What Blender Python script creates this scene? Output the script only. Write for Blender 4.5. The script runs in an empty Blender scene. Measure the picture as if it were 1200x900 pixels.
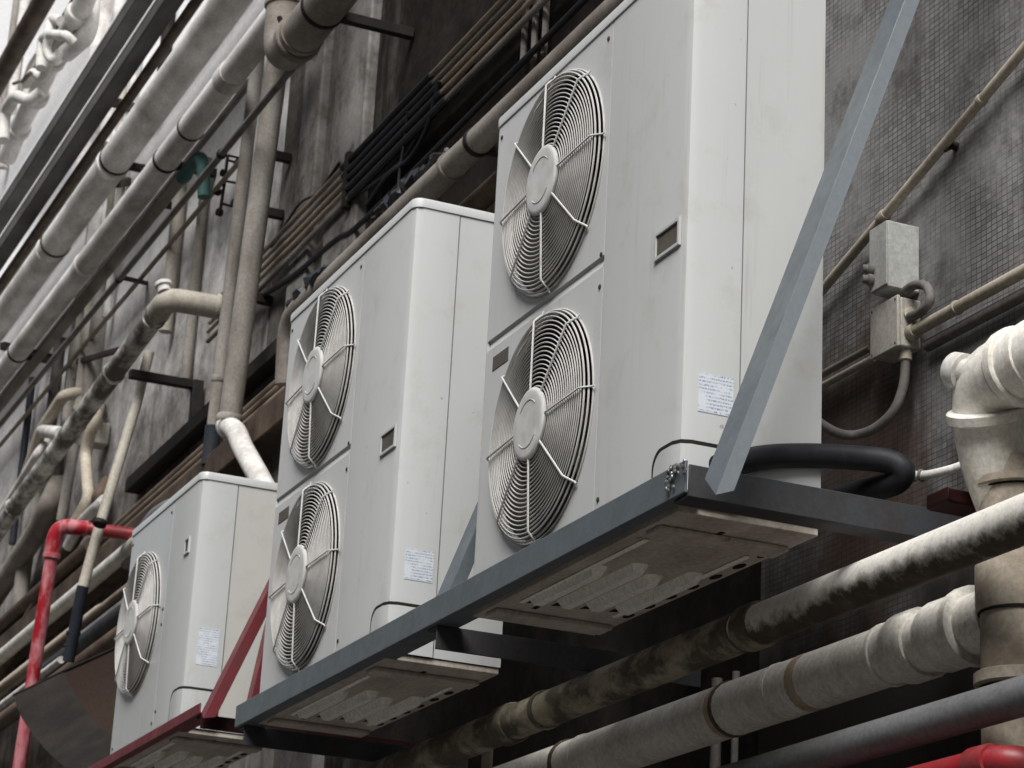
import bpy, bmesh, math, random
from mathutils import Vector, Matrix
random.seed(7)
R_ = math.radians
scene = bpy.context.scene
COL = scene.collection

# ------------------------------------------------------------------ camera
CR = Matrix(((0.40051758228347545, 0.2805178330403609, 0.8722931913228141),
             (0.9148568252617034, -0.17563193548623798, -0.3635799946496438),
             (0.05121186926754904, 0.9436435601347037, -0.3269773323373125)))
CC = Vector((4.6079967861, -1.8530471945, -1.1054108709))
F = 2870.3354614
cam = bpy.data.cameras.new('camera')
cam.sensor_width = 36.0; cam.sensor_fit = 'HORIZONTAL'
cam.lens = F / 1200 * 36
cam.clip_start = 0.05; cam.clip_end = 2000
cam.dof.use_dof = True; cam.dof.focus_distance = 4.7; cam.dof.aperture_fstop = 13.0
camo = bpy.data.objects.new('camera', cam); COL.objects.link(camo)
camo.matrix_world = Matrix.Translation(CC) @ CR.to_4x4()
scene.camera = camo

def at(px, py, X=None, Y=None, Z=None):
    """world point seen at a pixel of the survey photograph, on a plane of the building"""
    d = CR @ Vector(((px - 600) / F, (450 - py) / F, -1.0))
    k, v = (0, X) if X is not None else (1, Y) if Y is not None else (2, Z)
    return CC + d * ((v - CC[k]) / d[k])

# ------------------------------------------------------------------ materials
def new_mat(name):
    m = bpy.data.materials.new(name); m.use_nodes = True
    nt = m.node_tree
    for n in list(nt.nodes): nt.nodes.remove(n)
    out = nt.nodes.new('ShaderNodeOutputMaterial')
    b = nt.nodes.new('ShaderNodeBsdfPrincipled')
    nt.links.new(b.outputs[0], out.inputs[0])
    return m, nt, b

def N(nt, t, **kw):
    n = nt.nodes.new(t)
    for k, v in kw.items():
        if k in n.inputs: n.inputs[k].default_value = v
        else: setattr(n, k, v)
    return n

def coords(nt, scale=(1, 1, 1), rnd=True):
    tc = N(nt, 'ShaderNodeTexCoord')
    mp = N(nt, 'ShaderNodeMapping'); mp.inputs['Scale'].default_value = scale
    nt.links.new(tc.outputs['Object'], mp.inputs['Vector'])
    if rnd:
        oi = N(nt, 'ShaderNodeObjectInfo')
        mu = N(nt, 'ShaderNodeMath', operation='MULTIPLY'); mu.inputs[1].default_value = 37.0
        nt.links.new(oi.outputs['Random'], mu.inputs[0])
        nt.links.new(mu.outputs[0], mp.inputs['Location'])
    return mp.outputs[0]

def noise(nt, vec, scale, detail=5, rough=.6):
    n = N(nt, 'ShaderNodeTexNoise'); n.inputs['Scale'].default_value = scale
    n.inputs['Detail'].default_value = detail; n.inputs['Roughness'].default_value = rough
    nt.links.new(vec, n.inputs['Vector']); return n.outputs['Fac']

def ramp(nt, fac, lo, hi, a=0.0, b=1.0):
    n = N(nt, 'ShaderNodeMapRange'); n.clamp = True
    n.inputs['From Min'].default_value = lo; n.inputs['From Max'].default_value = hi
    n.inputs['To Min'].default_value = a; n.inputs['To Max'].default_value = b
    nt.links.new(fac, n.inputs['Value']); return n.outputs[0]

def mixc(nt, fac, a, b):
    n = N(nt, 'ShaderNodeMix', data_type='RGBA')
    for s, v in ((6, a), (7, b)):
        if isinstance(v, (tuple, list)): n.inputs[s].default_value = (*v[:3], 1)
        else: nt.links.new(v, n.inputs[s])
    if isinstance(fac, (int, float)): n.inputs[0].default_value = fac
    else: nt.links.new(fac, n.inputs[0])
    return n.outputs[2]

def bump(nt, b, h, strength=.2, dist=.004):
    n = N(nt, 'ShaderNodeBump'); n.inputs['Strength'].default_value = strength
    n.inputs['Distance'].default_value = dist
    nt.links.new(h, n.inputs['Height']); nt.links.new(n.outputs[0], b.inputs['Normal'])

def grimy(name, base, dirt=(.05, .04, .032), amt=.5, scale=6, stretch=(1, 1, 1), rough=.6,
          rust=0.0, rustc=(.20, .075, .025), spec=.13, metal=0.0, fine=.25, bstr=.15, soft=.12):
    """painted / plastic surface with patchy grime, fine speckle and optional rust blooms"""
    m, nt, b = new_mat(name)
    v = coords(nt, stretch)
    n1 = noise(nt, v, scale, 7, .62)
    g = ramp(nt, n1, .62 - .3 * amt - soft, .62 - .3 * amt + soft * 1.6)
    g2 = N(nt, 'ShaderNodeMath', operation='MULTIPLY'); g2.inputs[1].default_value = min(1, amt * 1.5)
    nt.links.new(g, g2.inputs[0])
    vf = coords(nt, (1, 1, 1))
    n2 = noise(nt, vf, 90, 4, .7)
    sp = ramp(nt, n2, .35, .7, 1 - fine, 1 + fine * .35)
    c = mixc(nt, g2.outputs[0], base, dirt)
    if rust:
        n3 = noise(nt, vf, scale * .9 + 3, 6, .65)
        c = mixc(nt, ramp(nt, n3, .70 - .2 * rust, .78 - .2 * rust), c, rustc)
    vm = N(nt, 'ShaderNodeVectorMath', operation='SCALE')
    nt.links.new(c, vm.inputs[0]); nt.links.new(sp, vm.inputs['Scale'])
    nt.links.new(vm.outputs[0], b.inputs['Base Color'])
    nt.links.new(ramp(nt, n1, .2, .8, rough - .12, min(1, rough + .2)), b.inputs['Roughness'])
    b.inputs['Specular IOR Level'].default_value = spec
    b.inputs['Metallic'].default_value = metal
    bump(nt, b, n2, bstr, .002)
    return m

def caked(name, base, dirt):
    """white pipe whose underside is caked with black grime along a ragged edge"""
    m, nt, b = new_mat(name)
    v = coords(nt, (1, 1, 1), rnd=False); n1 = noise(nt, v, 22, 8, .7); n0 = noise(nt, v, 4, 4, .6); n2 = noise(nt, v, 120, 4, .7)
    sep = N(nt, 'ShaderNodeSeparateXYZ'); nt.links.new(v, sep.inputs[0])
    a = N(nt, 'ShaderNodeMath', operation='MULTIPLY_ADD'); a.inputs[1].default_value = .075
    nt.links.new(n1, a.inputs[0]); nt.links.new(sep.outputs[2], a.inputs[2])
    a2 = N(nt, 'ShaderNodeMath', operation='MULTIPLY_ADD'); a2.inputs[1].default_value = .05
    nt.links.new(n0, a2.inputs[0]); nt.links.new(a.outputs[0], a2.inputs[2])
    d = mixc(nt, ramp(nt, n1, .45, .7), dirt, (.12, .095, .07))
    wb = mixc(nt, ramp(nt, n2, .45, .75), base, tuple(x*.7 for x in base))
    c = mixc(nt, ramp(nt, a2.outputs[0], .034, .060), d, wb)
    nt.links.new(c, b.inputs['Base Color']); b.inputs['Roughness'].default_value = .65; b.inputs['Specular IOR Level'].default_value = .12
    bump(nt, b, n1, .5, .003)
    return m

def plain(name, c, rough=.5, spec=.2, metal=0.0):
    m, nt, b = new_mat(name)
    v = coords(nt); n = noise(nt, v, 30, 4)
    col = mixc(nt, ramp(nt, n, .3, .75), tuple(x * .8 for x in c), tuple(min(1, x * 1.1) for x in c))
    nt.links.new(col, b.inputs['Base Color'])
    b.inputs['Roughness'].default_value = rough; b.inputs['Specular IOR Level'].default_value = spec
    b.inputs['Metallic'].default_value = metal
    return m

def cabinet(name, base):
    """powder coated sheet steel: faint waviness, vertical rain streaks, a few specks"""
    m, nt, b = new_mat(name)
    v = coords(nt, (9, 9, .7)); s = noise(nt, v, 3.0, 5, .6)
    v2 = coords(nt, (1, 1, 1)); big = noise(nt, v2, 2.2, 3, .5); sm = noise(nt, v2, 140, 2, .5)
    spk = noise(nt, v2, 55, 1, .5)
    c = mixc(nt, ramp(nt, s, .48, .85, 0, .22), base, (.40, .385, .355))
    c = mixc(nt, ramp(nt, big, .4, .75, 0, .22), c, (.40, .41, .40))
    gr = noise(nt, v2, 9, 8, .7)
    c = mixc(nt, ramp(nt, gr, .54, .80, 0, .42), c, (.30, .27, .22))
    drip = noise(nt, coords(nt, (26, 26, 1.0)), 2.0, 6, .65)
    c = mixc(nt, ramp(nt, drip, .60, .78, 0, .38), c, (.27, .24, .20))
    c = mixc(nt, ramp(nt, spk, .78, .82, 0, .45), c, (.12, .10, .08))
    nt.links.new(c, b.inputs['Base Color'])
    nt.links.new(ramp(nt, big, .3, .7, .38, .55), b.inputs['Roughness'])
    b.inputs['Specular IOR Level'].default_value = .35
    mx = N(nt, 'ShaderNodeMath', operation='MULTIPLY_ADD'); mx.inputs[1].default_value = 18.0
    nt.links.new(big, mx.inputs[0]); nt.links.new(sm, mx.inputs[2])
    bump(nt, b, mx.outputs[0], .10, .0012)
    return m

M = {}
M['cab'] = cabinet('cabinet_paint', (.47, .482, .48))
M['cab_light'] = cabinet('cabinet_paint_pale', (.50, .51, .51))
M['cab_warm'] = cabinet('cabinet_paint_ivory', (.44, .44, .415))
M['cab_glossy'] = cabinet('cabinet_paint_glossy', (.44, .46, .455))
M['cab_glossy'].node_tree.nodes['Principled BSDF'].inputs['Coat Weight'].default_value = .5
M['cab_glossy'].node_tree.nodes['Principled BSDF'].inputs['Coat Roughness'].default_value = .12
M['wire'] = plain('grille_wire', (.50, .49, .47), .35)
M['hub'] = plain('hub_plastic', (.54, .54, .525), .4)
M['blade'] = plain('fan_blade_plastic', (.04, .037, .033), .5)
M['shroud'] = grimy('shroud_dirty', (.04, .037, .033), (.08, .07, .06), .5, 8)
M['coil'] = plain('coil_dark', (.012, .012, .012), .8, .02)
M['gap'] = plain('shadow_gap_rubber', (.025, .023, .02), .8, .03)
M['recess'] = plain('recess_plastic', (.10, .09, .075), .6)
M['pan'] = grimy('base_pan_dirty', (.50, .45, .395), (.22, .18, .145), .38, 5, (1, 3, 1), .7, rust=.25)
M['panrib'] = grimy('pan_rib_rubbed', (.86, .83, .77), (.55, .50, .44), .28, 7, (1, 3, 1), .6)  # ribs paler than the pan to stand in for light catching them
M['slate'] = grimy('slate_grey_paint', (.105, .124, .138), (.078, .09, .098), .3, 14, (1, 1, 1), .42, rust=.12, spec=.5, fine=.15)
M['zinc'] = grimy('pale_zinc_face', (.19, .215, .235), (.15, .172, .188), .3, 8, (1, 1, .3), .35, spec=.5, fine=.1)  # paler copy of the slate colour for one brace leg
M['slatedark'] = grimy('rusty_dark_steel', (.045, .052, .06), (.03, .02, .016), .45, 7, (1, 1, 1), .5, rust=.3, rustc=(.09, .03, .015), spec=.4, fine=.2)  # darker rust-flecked copy of the slate for cross and end rails
M['weld'] = grimy('weld_spatter', (.42, .43, .44), (.05, .05, .05), .6, 60, (1, 1, 1), .4, metal=.5)
M['redsteel'] = grimy('red_oxide_paint', (.15, .018, .024), (.07, .02, .022), .35, 9, (1, 1, 1), .45, spec=.5, fine=.2)
M['firered'] = grimy('fire_pipe_red', (.27, .012, .02), (.46, .20, .22), .58, 16, (1, 1, .4), .5, fine=.1, soft=.06)
M['firered2'] = grimy('fire_pipe_red_glossy', (.30, .014, .022), (.18, .045, .045), .45, 14, (1, 1, 1), .38, spec=.45)
M['firedark'] = grimy('dark_red_paint', (.018, .006, .006), (.05, .012, .012), .4, 9)
M['whitepipe'] = grimy('white_pipe_weathered', (.76, .75, .71), (.06, .048, .038), .60, 9, (.55, 1, 1), .55, rust=.10, soft=.07)
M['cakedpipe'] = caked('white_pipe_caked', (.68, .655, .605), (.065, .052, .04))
M['cream'] = grimy('cream_pipe', (.48, .43, .35), (.14, .11, .08), .35, 10, (.5, 1, 1), .5)
M['creamv'] = grimy('cream_standpipe', (.46, .43, .37), (.12, .10, .08), .4, 8, (1, 1, .3), .5)
M['soil'] = grimy('soil_pipe_paint', (.44, .39, .32), (.15, .11, .075), .46, 7, (1, 1, .6), .6, rust=.2)
M['wrap'] = grimy('wrapped_white_pipe', (.80, .775, .715), (.42, .36, .28), .30, 7, (2.5, 1, 1), .6, rust=.30, rustc=(.26, .12, .035))
M['rustband'] = grimy('rust_stain_band', (.55, .47, .37), (.33, .16, .045), .5, 18, (1, 1, 1), .6, soft=.2)
M['mossy'] = grimy('grime_caked_pipe', (.34, .30, .22), (.06, .052, .04), .56, 10, (.7, 1, 1), .65, rust=.3, soft=.05)
M['greypipe'] = grimy('grey_pipe', (.17, .175, .18), (.075, .07, .065), .4, 8, (.5, 1, 1), .5)
M['dullpipe'] = grimy('dull_drain_pipe', (.30, .275, .245), (.09, .072, .056), .5, 6, (.5, 1, 1), .6, rust=.12)
M['dullpipev'] = grimy('dull_down_pipe', (.36, .34, .31), (.08, .065, .05), .5, 6, (1, 1, .35), .6)
M['palepipe'] = grimy('pale_drain_pipe', (.80, .785, .765), (.16, .12, .09), .44, 6, (.5, 1, 1), .55, rust=.15)
M['brownpipe'] = grimy('brown_pipe', (.14, .10, .075), (.05, .036, .028), .4, 8)
M['rustpipe'] = grimy('rust_brown_pipe', (.105, .075, .056), (.03, .023, .019), .52, 8)
M['darksteel'] = grimy('blackened_steel', (.016, .0145, .0135), (.05, .038, .03), .3, 9, rough=.65, spec=.12)
M['tray'] = grimy('dark_cable_duct', (.10, .095, .09), (.03, .026, .026), .45, 6, (.4, 1, 1), .6, spec=.15)
M['trayrim'] = plain('duct_rim', (.80, .80, .79), .5)  # pale strip standing in for sky light along the duct tops
M['rodgrey'] = grimy('grey_rod', (.16, .15, .14), (.06, .05, .045), .4, 9)
M['rubber'] = grimy('black_foam_insulation', (.014, .0155, .019), (.035, .035, .04), .35, 18, rough=.5, spec=.25)
M['film'] = grimy('black_plastic_film', (.010, .011, .013), (.03, .033, .036), .3, 30, rough=.3, spec=.4, bstr=.8)
M['flex'] = grimy('grey_flex_conduit', (.20, .19, .18), (.09, .08, .07), .4, 15)
M['green'] = grimy('green_pvc', (.05, .115, .105), (.03, .06, .055), .4, 9)
M['bluegrey'] = grimy('navy_sleeve', (.022, .028, .038), (.05, .05, .055), .35, 9, rough=.45)
M['box'] = grimy('box_plastic', (.52, .50, .45), (.22, .19, .15), .4, 12, (1, 1, .5), .5)
M['metalbox'] = grimy('box_metal', (.50, .51, .49), (.24, .22, .19), .3, 9, (1, 1, .4), .45)
M['sheet'] = grimy('galvanised_dirty', (.020, .018, .017), (.045, .038, .034), .4, 7, (1, 1, 1), .75, spec=.03)
M['sheet2'] = grimy('galvanised_rusty', (.034, .022, .018), (.03, .022, .018), .45, 6, (1, 1, 1), .8, spec=.03)
M['whiteplastic'] = grimy('white_fittings', (.66, .65, .62), (.25, .22, .19), .35, 12)
M['beigecable'] = grimy('beige_cable', (.34, .28, .22), (.13, .10, .08), .4, 9, (.4, 1, 1))
M['cover'] = M['cab']

def sticker(name):
    m, nt, b = new_mat(name)
    v = coords(nt, (1, 1, 1), rnd=False)
    br = N(nt, 'ShaderNodeTexBrick')
    br.inputs['Scale'].default_value = 1.0
    sep = N(nt, 'ShaderNodeSeparateXYZ'); cb = N(nt, 'ShaderNodeCombineXYZ')
    nt.links.new(v, sep.inputs[0]); nt.links.new(sep.outputs[1], cb.inputs[0]); nt.links.new(sep.outputs[2], cb.inputs[1])
    nz = N(nt, 'ShaderNodeTexNoise'); nz.inputs['Scale'].default_value = 1.0; nz.inputs['Detail'].default_value = 2
    mp = N(nt, 'ShaderNodeMapping'); mp.inputs['Scale'].default_value = (520, 190, 1)
    nt.links.new(cb.outputs[0], mp.inputs[0]); nt.links.new(mp.outputs[0], nz.inputs['Vector'])
    wv = N(nt, 'ShaderNodeTexWave'); wv.bands_direction = 'Y'; wv.inputs['Scale'].default_value = 46
    nt.links.new(cb.outputs[0], wv.inputs['Vector'])
    mu = N(nt, 'ShaderNodeMath', operation='MULTIPLY')
    nt.links.new(ramp(nt, nz.outputs['Fac'], .42, .56), mu.inputs[0]); nt.links.new(ramp(nt, wv.outputs['Fac'], .35, .6), mu.inputs[1])
    big = N(nt, 'ShaderNodeTexNoise'); big.inputs['Scale'].default_value = 38; nt.links.new(cb.outputs[0], big.inputs['Vector'])
    m2 = N(nt, 'ShaderNodeMath', operation='MULTIPLY'); nt.links.new(mu.outputs[0], m2.inputs[0]); nt.links.new(ramp(nt, big.outputs['Fac'], .38, .5), m2.inputs[1])
    c = mixc(nt, m2.outputs[0], (.60, .64, .69), (.20, .25, .33))
    nt.nodes.remove(br)
    nt.links.new(c, b.inputs['Base Color']); b.inputs['Roughness'].default_value = .35
    return m
M['sticker'] = sticker('spec_sticker')

# walls ---------------------------------------------------------------
def mosaic():
    m, nt, b = new_mat('mosaic_tile')
    v = coords(nt, (1, 1, 1), rnd=False)
    sep = N(nt, 'ShaderNodeSeparateXYZ'); cb = N(nt, 'ShaderNodeCombineXYZ')
    nt.links.new(v, sep.inputs[0])
    # tiles laid a little unevenly
    wob = noise(nt, v, 5, 2); wo = N(nt, 'ShaderNodeMath', operation='MULTIPLY_ADD'); wo.inputs[1].default_value = .018
    nt.links.new(wob, wo.inputs[0]); nt.links.new(sep.outputs[2], wo.inputs[2])
    nt.links.new(sep.outputs[0], cb.inputs[0]); nt.links.new(wo.outputs[0], cb.inputs[1])
    br = N(nt, 'ShaderNodeTexBrick'); br.offset = 0.0; br.squash = 1.0
    br.inputs['Scale'].default_value = 1.0; br.inputs['Brick Width'].default_value = .0175
    br.inputs['Row Height'].default_value = .0118; br.inputs['Mortar Size'].default_value = .0012
    br.inputs['Mortar Smooth'].default_value = .35
    br.inputs['Color1'].default_value = (.225, .222, .22, 1); br.inputs['Color2'].default_value = (.15, .148, .147, 1)
    br.inputs['Mortar'].default_value = (.06, .056, .053, 1)
    nt.links.new(cb.outputs[0], br.inputs['Vector'])
    # render lost: tiles skimmed over in patches
    patch = noise(nt, v, 3.2, 6, .6)
    c = mixc(nt, ramp(nt, patch, .47, .62, 0, .75), br.outputs['Color'], (.21, .207, .204))
    pale = noise(nt, v, 2.4, 8, .72)
    c = mixc(nt, ramp(nt, pale, .52, .64, 0, .55), c, (.36, .355, .35))
    blot = noise(nt, v, 6.5, 8, .75)
    c = mixc(nt, ramp(nt, blot, .50, .66, 0, .75), c, (.06, .054, .05))
    # long vertical dirt runs
    vs = coords(nt, (5, 1, .8), rnd=False); run = noise(nt, vs, 1.5, 8, .7)
    c = mixc(nt, ramp(nt, run, .50, .74, 0, .75), c, (.022, .018, .016))
    grime_shade = noise(nt, v, 1.1, 4, .6)
    c = mixc(nt, ramp(nt, grime_shade, .5, .8, 0, .6), c, (.06, .05, .044))
    # shade below the shelf painted as a dark lower band, ragged edge
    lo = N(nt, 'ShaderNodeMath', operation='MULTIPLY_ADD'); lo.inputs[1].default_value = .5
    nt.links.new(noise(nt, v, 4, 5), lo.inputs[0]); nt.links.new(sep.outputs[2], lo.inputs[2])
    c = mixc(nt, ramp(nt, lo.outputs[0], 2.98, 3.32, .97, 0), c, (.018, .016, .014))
    # exposed brick patch
    mpb = N(nt, 'ShaderNodeVectorMath', operation='DISTANCE'); mpb.inputs[1].default_value = (.53, .0, 2.32)
    sc = N(nt, 'ShaderNodeVectorMath', operation='MULTIPLY'); sc.inputs[1].default_value = (1.0, 0, .75)
    off = N(nt, 'ShaderNodeVectorMath', operation='MULTIPLY'); off.inputs[1].default_value = (1.0, 0, .75)
    nt.links.new(v, sc.inputs[0]); nt.links.new(sc.outputs[0], mpb.inputs[0])
    db = N(nt, 'ShaderNodeMath', operation='MULTIPLY_ADD'); db.inputs[1].default_value = .45
    nt.links.new(noise(nt, v, 9, 6, .7), db.inputs[0]); nt.links.new(mpb.outputs['Value'], db.inputs[2])
    c = mixc(nt, ramp(nt, db.outputs[0], .38, .50, .7, 0), c, (.075, .043, .032))
    nt.links.new(c, b.inputs['Base Color']); b.inputs['Roughness'].default_value = .85; b.inputs['Specular IOR Level'].default_value = .06
    mul = N(nt, 'ShaderNodeMath', operation='ADD'); nt.links.new(br.outputs['Fac'], mul.inputs[0])
    bump(nt, b, br.outputs['Fac'], -.6, .003)
    return m

def wallmat(name, base, stain, dark, s_amt, d_amt, tone=None, grime_shade_x=None):
    m, nt, b = new_mat(name)
    v = coords(nt, (1, 1, 1), rnd=False); vs = coords(nt, (3.2, 3.2, .55), rnd=False)
    n1 = noise(nt, vs, 1.7, 8, .68); n2 = noise(nt, v, 1.9, 9, .70); n3 = noise(nt, v, 40, 4, .7)
    n4 = noise(nt, v, 5.5, 8, .72); n5 = noise(nt, v, 14, 6, .7)
    c = mixc(nt, ramp(nt, n2, .62 - .3 * s_amt, .74 - .3 * s_amt), base, stain)
    c = mixc(nt, ramp(nt, n4, .68 - .3 * d_amt, .80 - .3 * d_amt, 0, .8), c, dark)
    c = mixc(nt, ramp(nt, n1, .68 - .3 * d_amt, .86 - .3 * d_amt, 0, .8), c, dark)
    sep = N(nt, 'ShaderNodeSeparateXYZ'); nt.links.new(v, sep.inputs[0])
    if tone:   # paint flaked and stained below a ragged line at height tone
        a = N(nt, 'ShaderNodeMath', operation='MULTIPLY_ADD'); a.inputs[1].default_value = 2.4
        nt.links.new(n2, a.inputs[0]); nt.links.new(sep.outputs[2], a.inputs[2])
        c2 = mixc(nt, ramp(nt, n4, .40, .62), (.075, .062, .052), (.022, .018, .015))
        c3 = mixc(nt, ramp(nt, n4, .42, .60), (.46, .44, .425), (.12, .105, .092))
        c3 = mixc(nt, ramp(nt, n1, .50, .62, 0, .85), c3, (.05, .042, .036))
        c3 = mixc(nt, ramp(nt, n5, .60, .68, 0, .7), c3, (.60, .59, .575))
        c = mixc(nt, ramp(nt, a.outputs[0], tone + .6, tone + 1.9, .85, 0), c, c3)
        c = mixc(nt, ramp(nt, a.outputs[0], tone - .3, tone + 1.0, .96, 0), c, c2)
    if grime_shade_x is not None:   # grime plus shade behind the units painted dark, with a ragged front
        a = N(nt, 'ShaderNodeMath', operation='MULTIPLY_ADD'); a.inputs[1].default_value = 1.6
        nt.links.new(n1, a.inputs[0]); nt.links.new(sep.outputs[0], a.inputs[2])
        a2 = N(nt, 'ShaderNodeMath', operation='MULTIPLY_ADD'); a2.inputs[1].default_value = .8
        nt.links.new(n4, a2.inputs[0]); nt.links.new(a.outputs[0], a2.inputs[2])
        sc = mixc(nt, ramp(nt, n4, .45, .7), (.014, .012, .011), (.035, .030, .026))
        c = mixc(nt, ramp(nt, a2.outputs[0], grime_shade_x + .9, grime_shade_x + 1.45, 0, .97), c, sc)
    vm = N(nt, 'ShaderNodeVectorMath', operation='SCALE'); nt.links.new(c, vm.inputs[0]); nt.links.new(ramp(nt, n3, .3, .7, .78, 1.1), vm.inputs['Scale'])
    nt.links.new(vm.outputs[0], b.inputs['Base Color']); b.inputs['Roughness'].default_value = .9
    b.inputs['Specular IOR Level'].default_value = .03
    bump(nt, b, n5, .5, .006)
    return m
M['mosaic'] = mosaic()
M['conc'] = wallmat('sooty_concrete', (.17, .16, .15), (.085, .075, .066), (.03, .025, .021), .5, .45, grime_shade_x=-2.75)
M['concgrey'] = wallmat('grey_concrete', (.24, .23, .22), (.12, .11, .10), (.045, .038, .033), .45, .45)
M['painted'] = wallmat('white_painted_wall', (.88, .88, .88), (.76, .755, .75), (.30, .28, .26), .2, .16, tone=5.55)
M['soot'] = wallmat('soot_black_wall', (.017, .0145, .013), (.011, .009, .008), (.006, .005, .0045), .5, .5)
m, nt, b = new_mat('alley_concrete'); v = coords(nt); c = mixc(nt, ramp(nt, noise(nt, v, 60, 5), .3, .7), (.14, .136, .127), (.24, .23, .218))
nt.links.new(c, b.inputs['Base Color']); b.inputs['Roughness'].default_value = .9; M['asphalt'] = m

# ------------------------------------------------------------------ mesh helpers
class MB:
    def __init__(s): s.v = []; s.f = []; s.sm = []
    def add(s, vs, fs, smooth=False):
        o = len(s.v); s.v += [Vector(p) for p in vs]
        for f in fs: s.f.append([i + o for i in f]); s.sm.append(smooth)
    def box(s, lo, hi):
        x0, y0, z0 = lo; x1, y1, z1 = hi
        s.add([(x0,y0,z0),(x1,y0,z0),(x1,y1,z0),(x0,y1,z0),(x0,y0,z1),(x1,y0,z1),(x1,y1,z1),(x0,y1,z1)],
              [(0,3,2,1),(4,5,6,7),(0,1,5,4),(1,2,6,5),(2,3,7,6),(3,0,4,7)])
        return s
    def loft(s, rings, close=True, caps=True, smooth=False):
        n = len(rings[0]); vs = [p for r in rings for p in r]; fs = []
        for i in range(len(rings) - 1):
            for j in range(n if close else n - 1):
                k = (j + 1) % n
                fs.append((i*n+j, i*n+k, (i+1)*n+k, (i+1)*n+j))
        s.add(vs, fs, smooth)
        if caps:
            o = len(s.v) - len(vs)
            s.f.append([o + j for j in reversed(range(n))]); s.sm.append(False)
            s.f.append([o + (len(rings)-1)*n + j for j in range(n)]); s.sm.append(False)
        return s
    def bar(s, p, q, prof, up=(0, 0, 1), xdir=None):
        """extrude a closed 2-D profile (a along side, b along up) from p to q"""
        p, q = Vector(p), Vector(q); d = (q - p).normalized()
        if xdir is not None: a = Vector(xdir); a = (a - d * a.dot(d)).normalized(); b = d.cross(a)
        else: a = d.cross(Vector(up)).normalized(); b = a.cross(d)
        s.loft([[p + a*u + b*w for u, w in prof], [q + a*u + b*w for u, w in prof]]); return s
    def tube(s, pts, r, segs=16, bend=0.0, caps=True, closed=False):
        pts = [Vector(p) for p in pts]
        if bend and len(pts) > 2:
            new = [pts[0]]
            for i in range(1, len(pts) - 1):
                a, c, e = pts[i-1], pts[i], pts[i+1]
                d1 = (a - c); d2 = (e - c); t = min(bend, d1.length * .48, d2.length * .48)
                p0 = c + d1.normalized()*t; p1 = c + d2.normalized()*t
                for k in range(9):
                    u = k / 8; new.append(p0*(1-u)**2 + c*2*u*(1-u) + p1*u*u)
            new.append(pts[-1]); pts = new
        rr = r if isinstance(r, (list, tuple)) else [r] * len(pts)
        n = len(pts); tang = []
        for i in range(n):
            if closed: t = pts[(i+1) % n] - pts[i-1]
            else: t = pts[min(i+1, n-1)] - pts[max(i-1, 0)]
            tang.append(t.normalized())
        ref = Vector((0, 0, 1)) if abs(tang[0].z) < .9 else Vector((0, 1, 0))
        nrm = (ref - tang[0]*ref.dot(tang[0])).normalized(); rings = []
        for i in range(n):
            nrm = (nrm - tang[i]*nrm.dot(tang[i])).normalized(); bi = tang[i].cross(nrm)
            rings.append([pts[i] + (nrm*math.cos(2*math.pi*k/segs) + bi*math.sin(2*math.pi*k/segs))*rr[i] for k in range(segs)])
        if closed: rings.append(rings[0])
        s.loft(rings, True, caps and not closed, True); return s
    def lathe(s, p, d, prof, segs=24):
        """prof: list of (distance along d, radius)"""
        p, d = Vector(p), Vector(d).normalized()
        ref = Vector((0, 0, 1)) if abs(d.z) < .9 else Vector((0, 1, 0))
        a = (ref - d*ref.dot(d)).normalized(); b = d.cross(a)
        s.loft([[p + d*t + (a*math.cos(2*math.pi*k/segs) + b*math.sin(2*math.pi*k/segs))*max(r, 1e-4) for k in range(segs)] for t, r in prof], True, True, True); return s
    def ring(s, p, d, r, w, t):
        """pipe collar: radius r, half width w, thickness t"""
        return s.lathe(Vector(p) - Vector(d).normalized()*w, d, [(0, r*.9), (0, r + t*.6), (w*.25, r + t), (w*1.75, r + t), (2*w, r + t*.6), (2*w, r*.9)])
    def build(s, name, mat, parent=None, bevel=0, segs=2, angle=38):
        me = bpy.data.meshes.new(name)
        if parent is None:
            lo = [min(v[i] for v in s.v) for i in range(3)]; hi = [max(v[i] for v in s.v) for i in range(3)]
            org = Vector(((lo[0]+hi[0])/2, (lo[1]+hi[1])/2, lo[2]))
        else:
            org = Vector(base_of(parent))
        me.from_pydata([tuple(v - org) for v in s.v], [], s.f)
        bm = bmesh.new(); bm.from_mesh(me); bmesh.ops.recalc_face_normals(bm, faces=bm.faces); bm.to_mesh(me); bm.free()
        for p, sm in zip(me.polygons, s.sm): p.use_smooth = True
        me.set_sharp_from_angle(angle=R_(angle))
        me.materials.append(mat if not isinstance(mat, str) else M[mat])
        o = bpy.data.objects.new(name, me); COL.objects.link(o)
        if parent is not None: o.parent = parent
        else: o.location = org
        if bevel:
            b = o.modifiers.new('bevel', 'BEVEL'); b.width = bevel; b.segments = segs; b.limit_method = 'ANGLE'; b.angle_limit = R_(40)
            b.harden_normals = False
        return o
def base_of(o):
    p = Vector((0, 0, 0))
    while o is not None: p += o.location; o = o.parent
    return p
def thing(name, label, cat, loc, group=None):
    o = bpy.data.objects.new(name, None); COL.objects.link(o); o.empty_display_size = .1
    o.location = loc; return tag(o, label, cat, group)
def tag(o, label, cat, group=None):
    o['label'] = label; o['category'] = cat
    if group: o['group'] = group
    return o
def struct(o): o['kind'] = 'structure'; return o
def copy_tree(o, parent=None):
    c = o.copy(); COL.objects.link(c)
    if parent is not None: c.parent = parent
    for ch in list(o.children): copy_tree(ch, c)
    return c

# ------------------------------------------------------------------ setting
WY = .62
g = MB(); g.add([(-300,-300,-2.7),(300,-300,-2.7),(300,300,-2.7),(-300,300,-2.7)], [(0,1,2,3)])
struct(g.build('ground', 'asphalt'))

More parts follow.
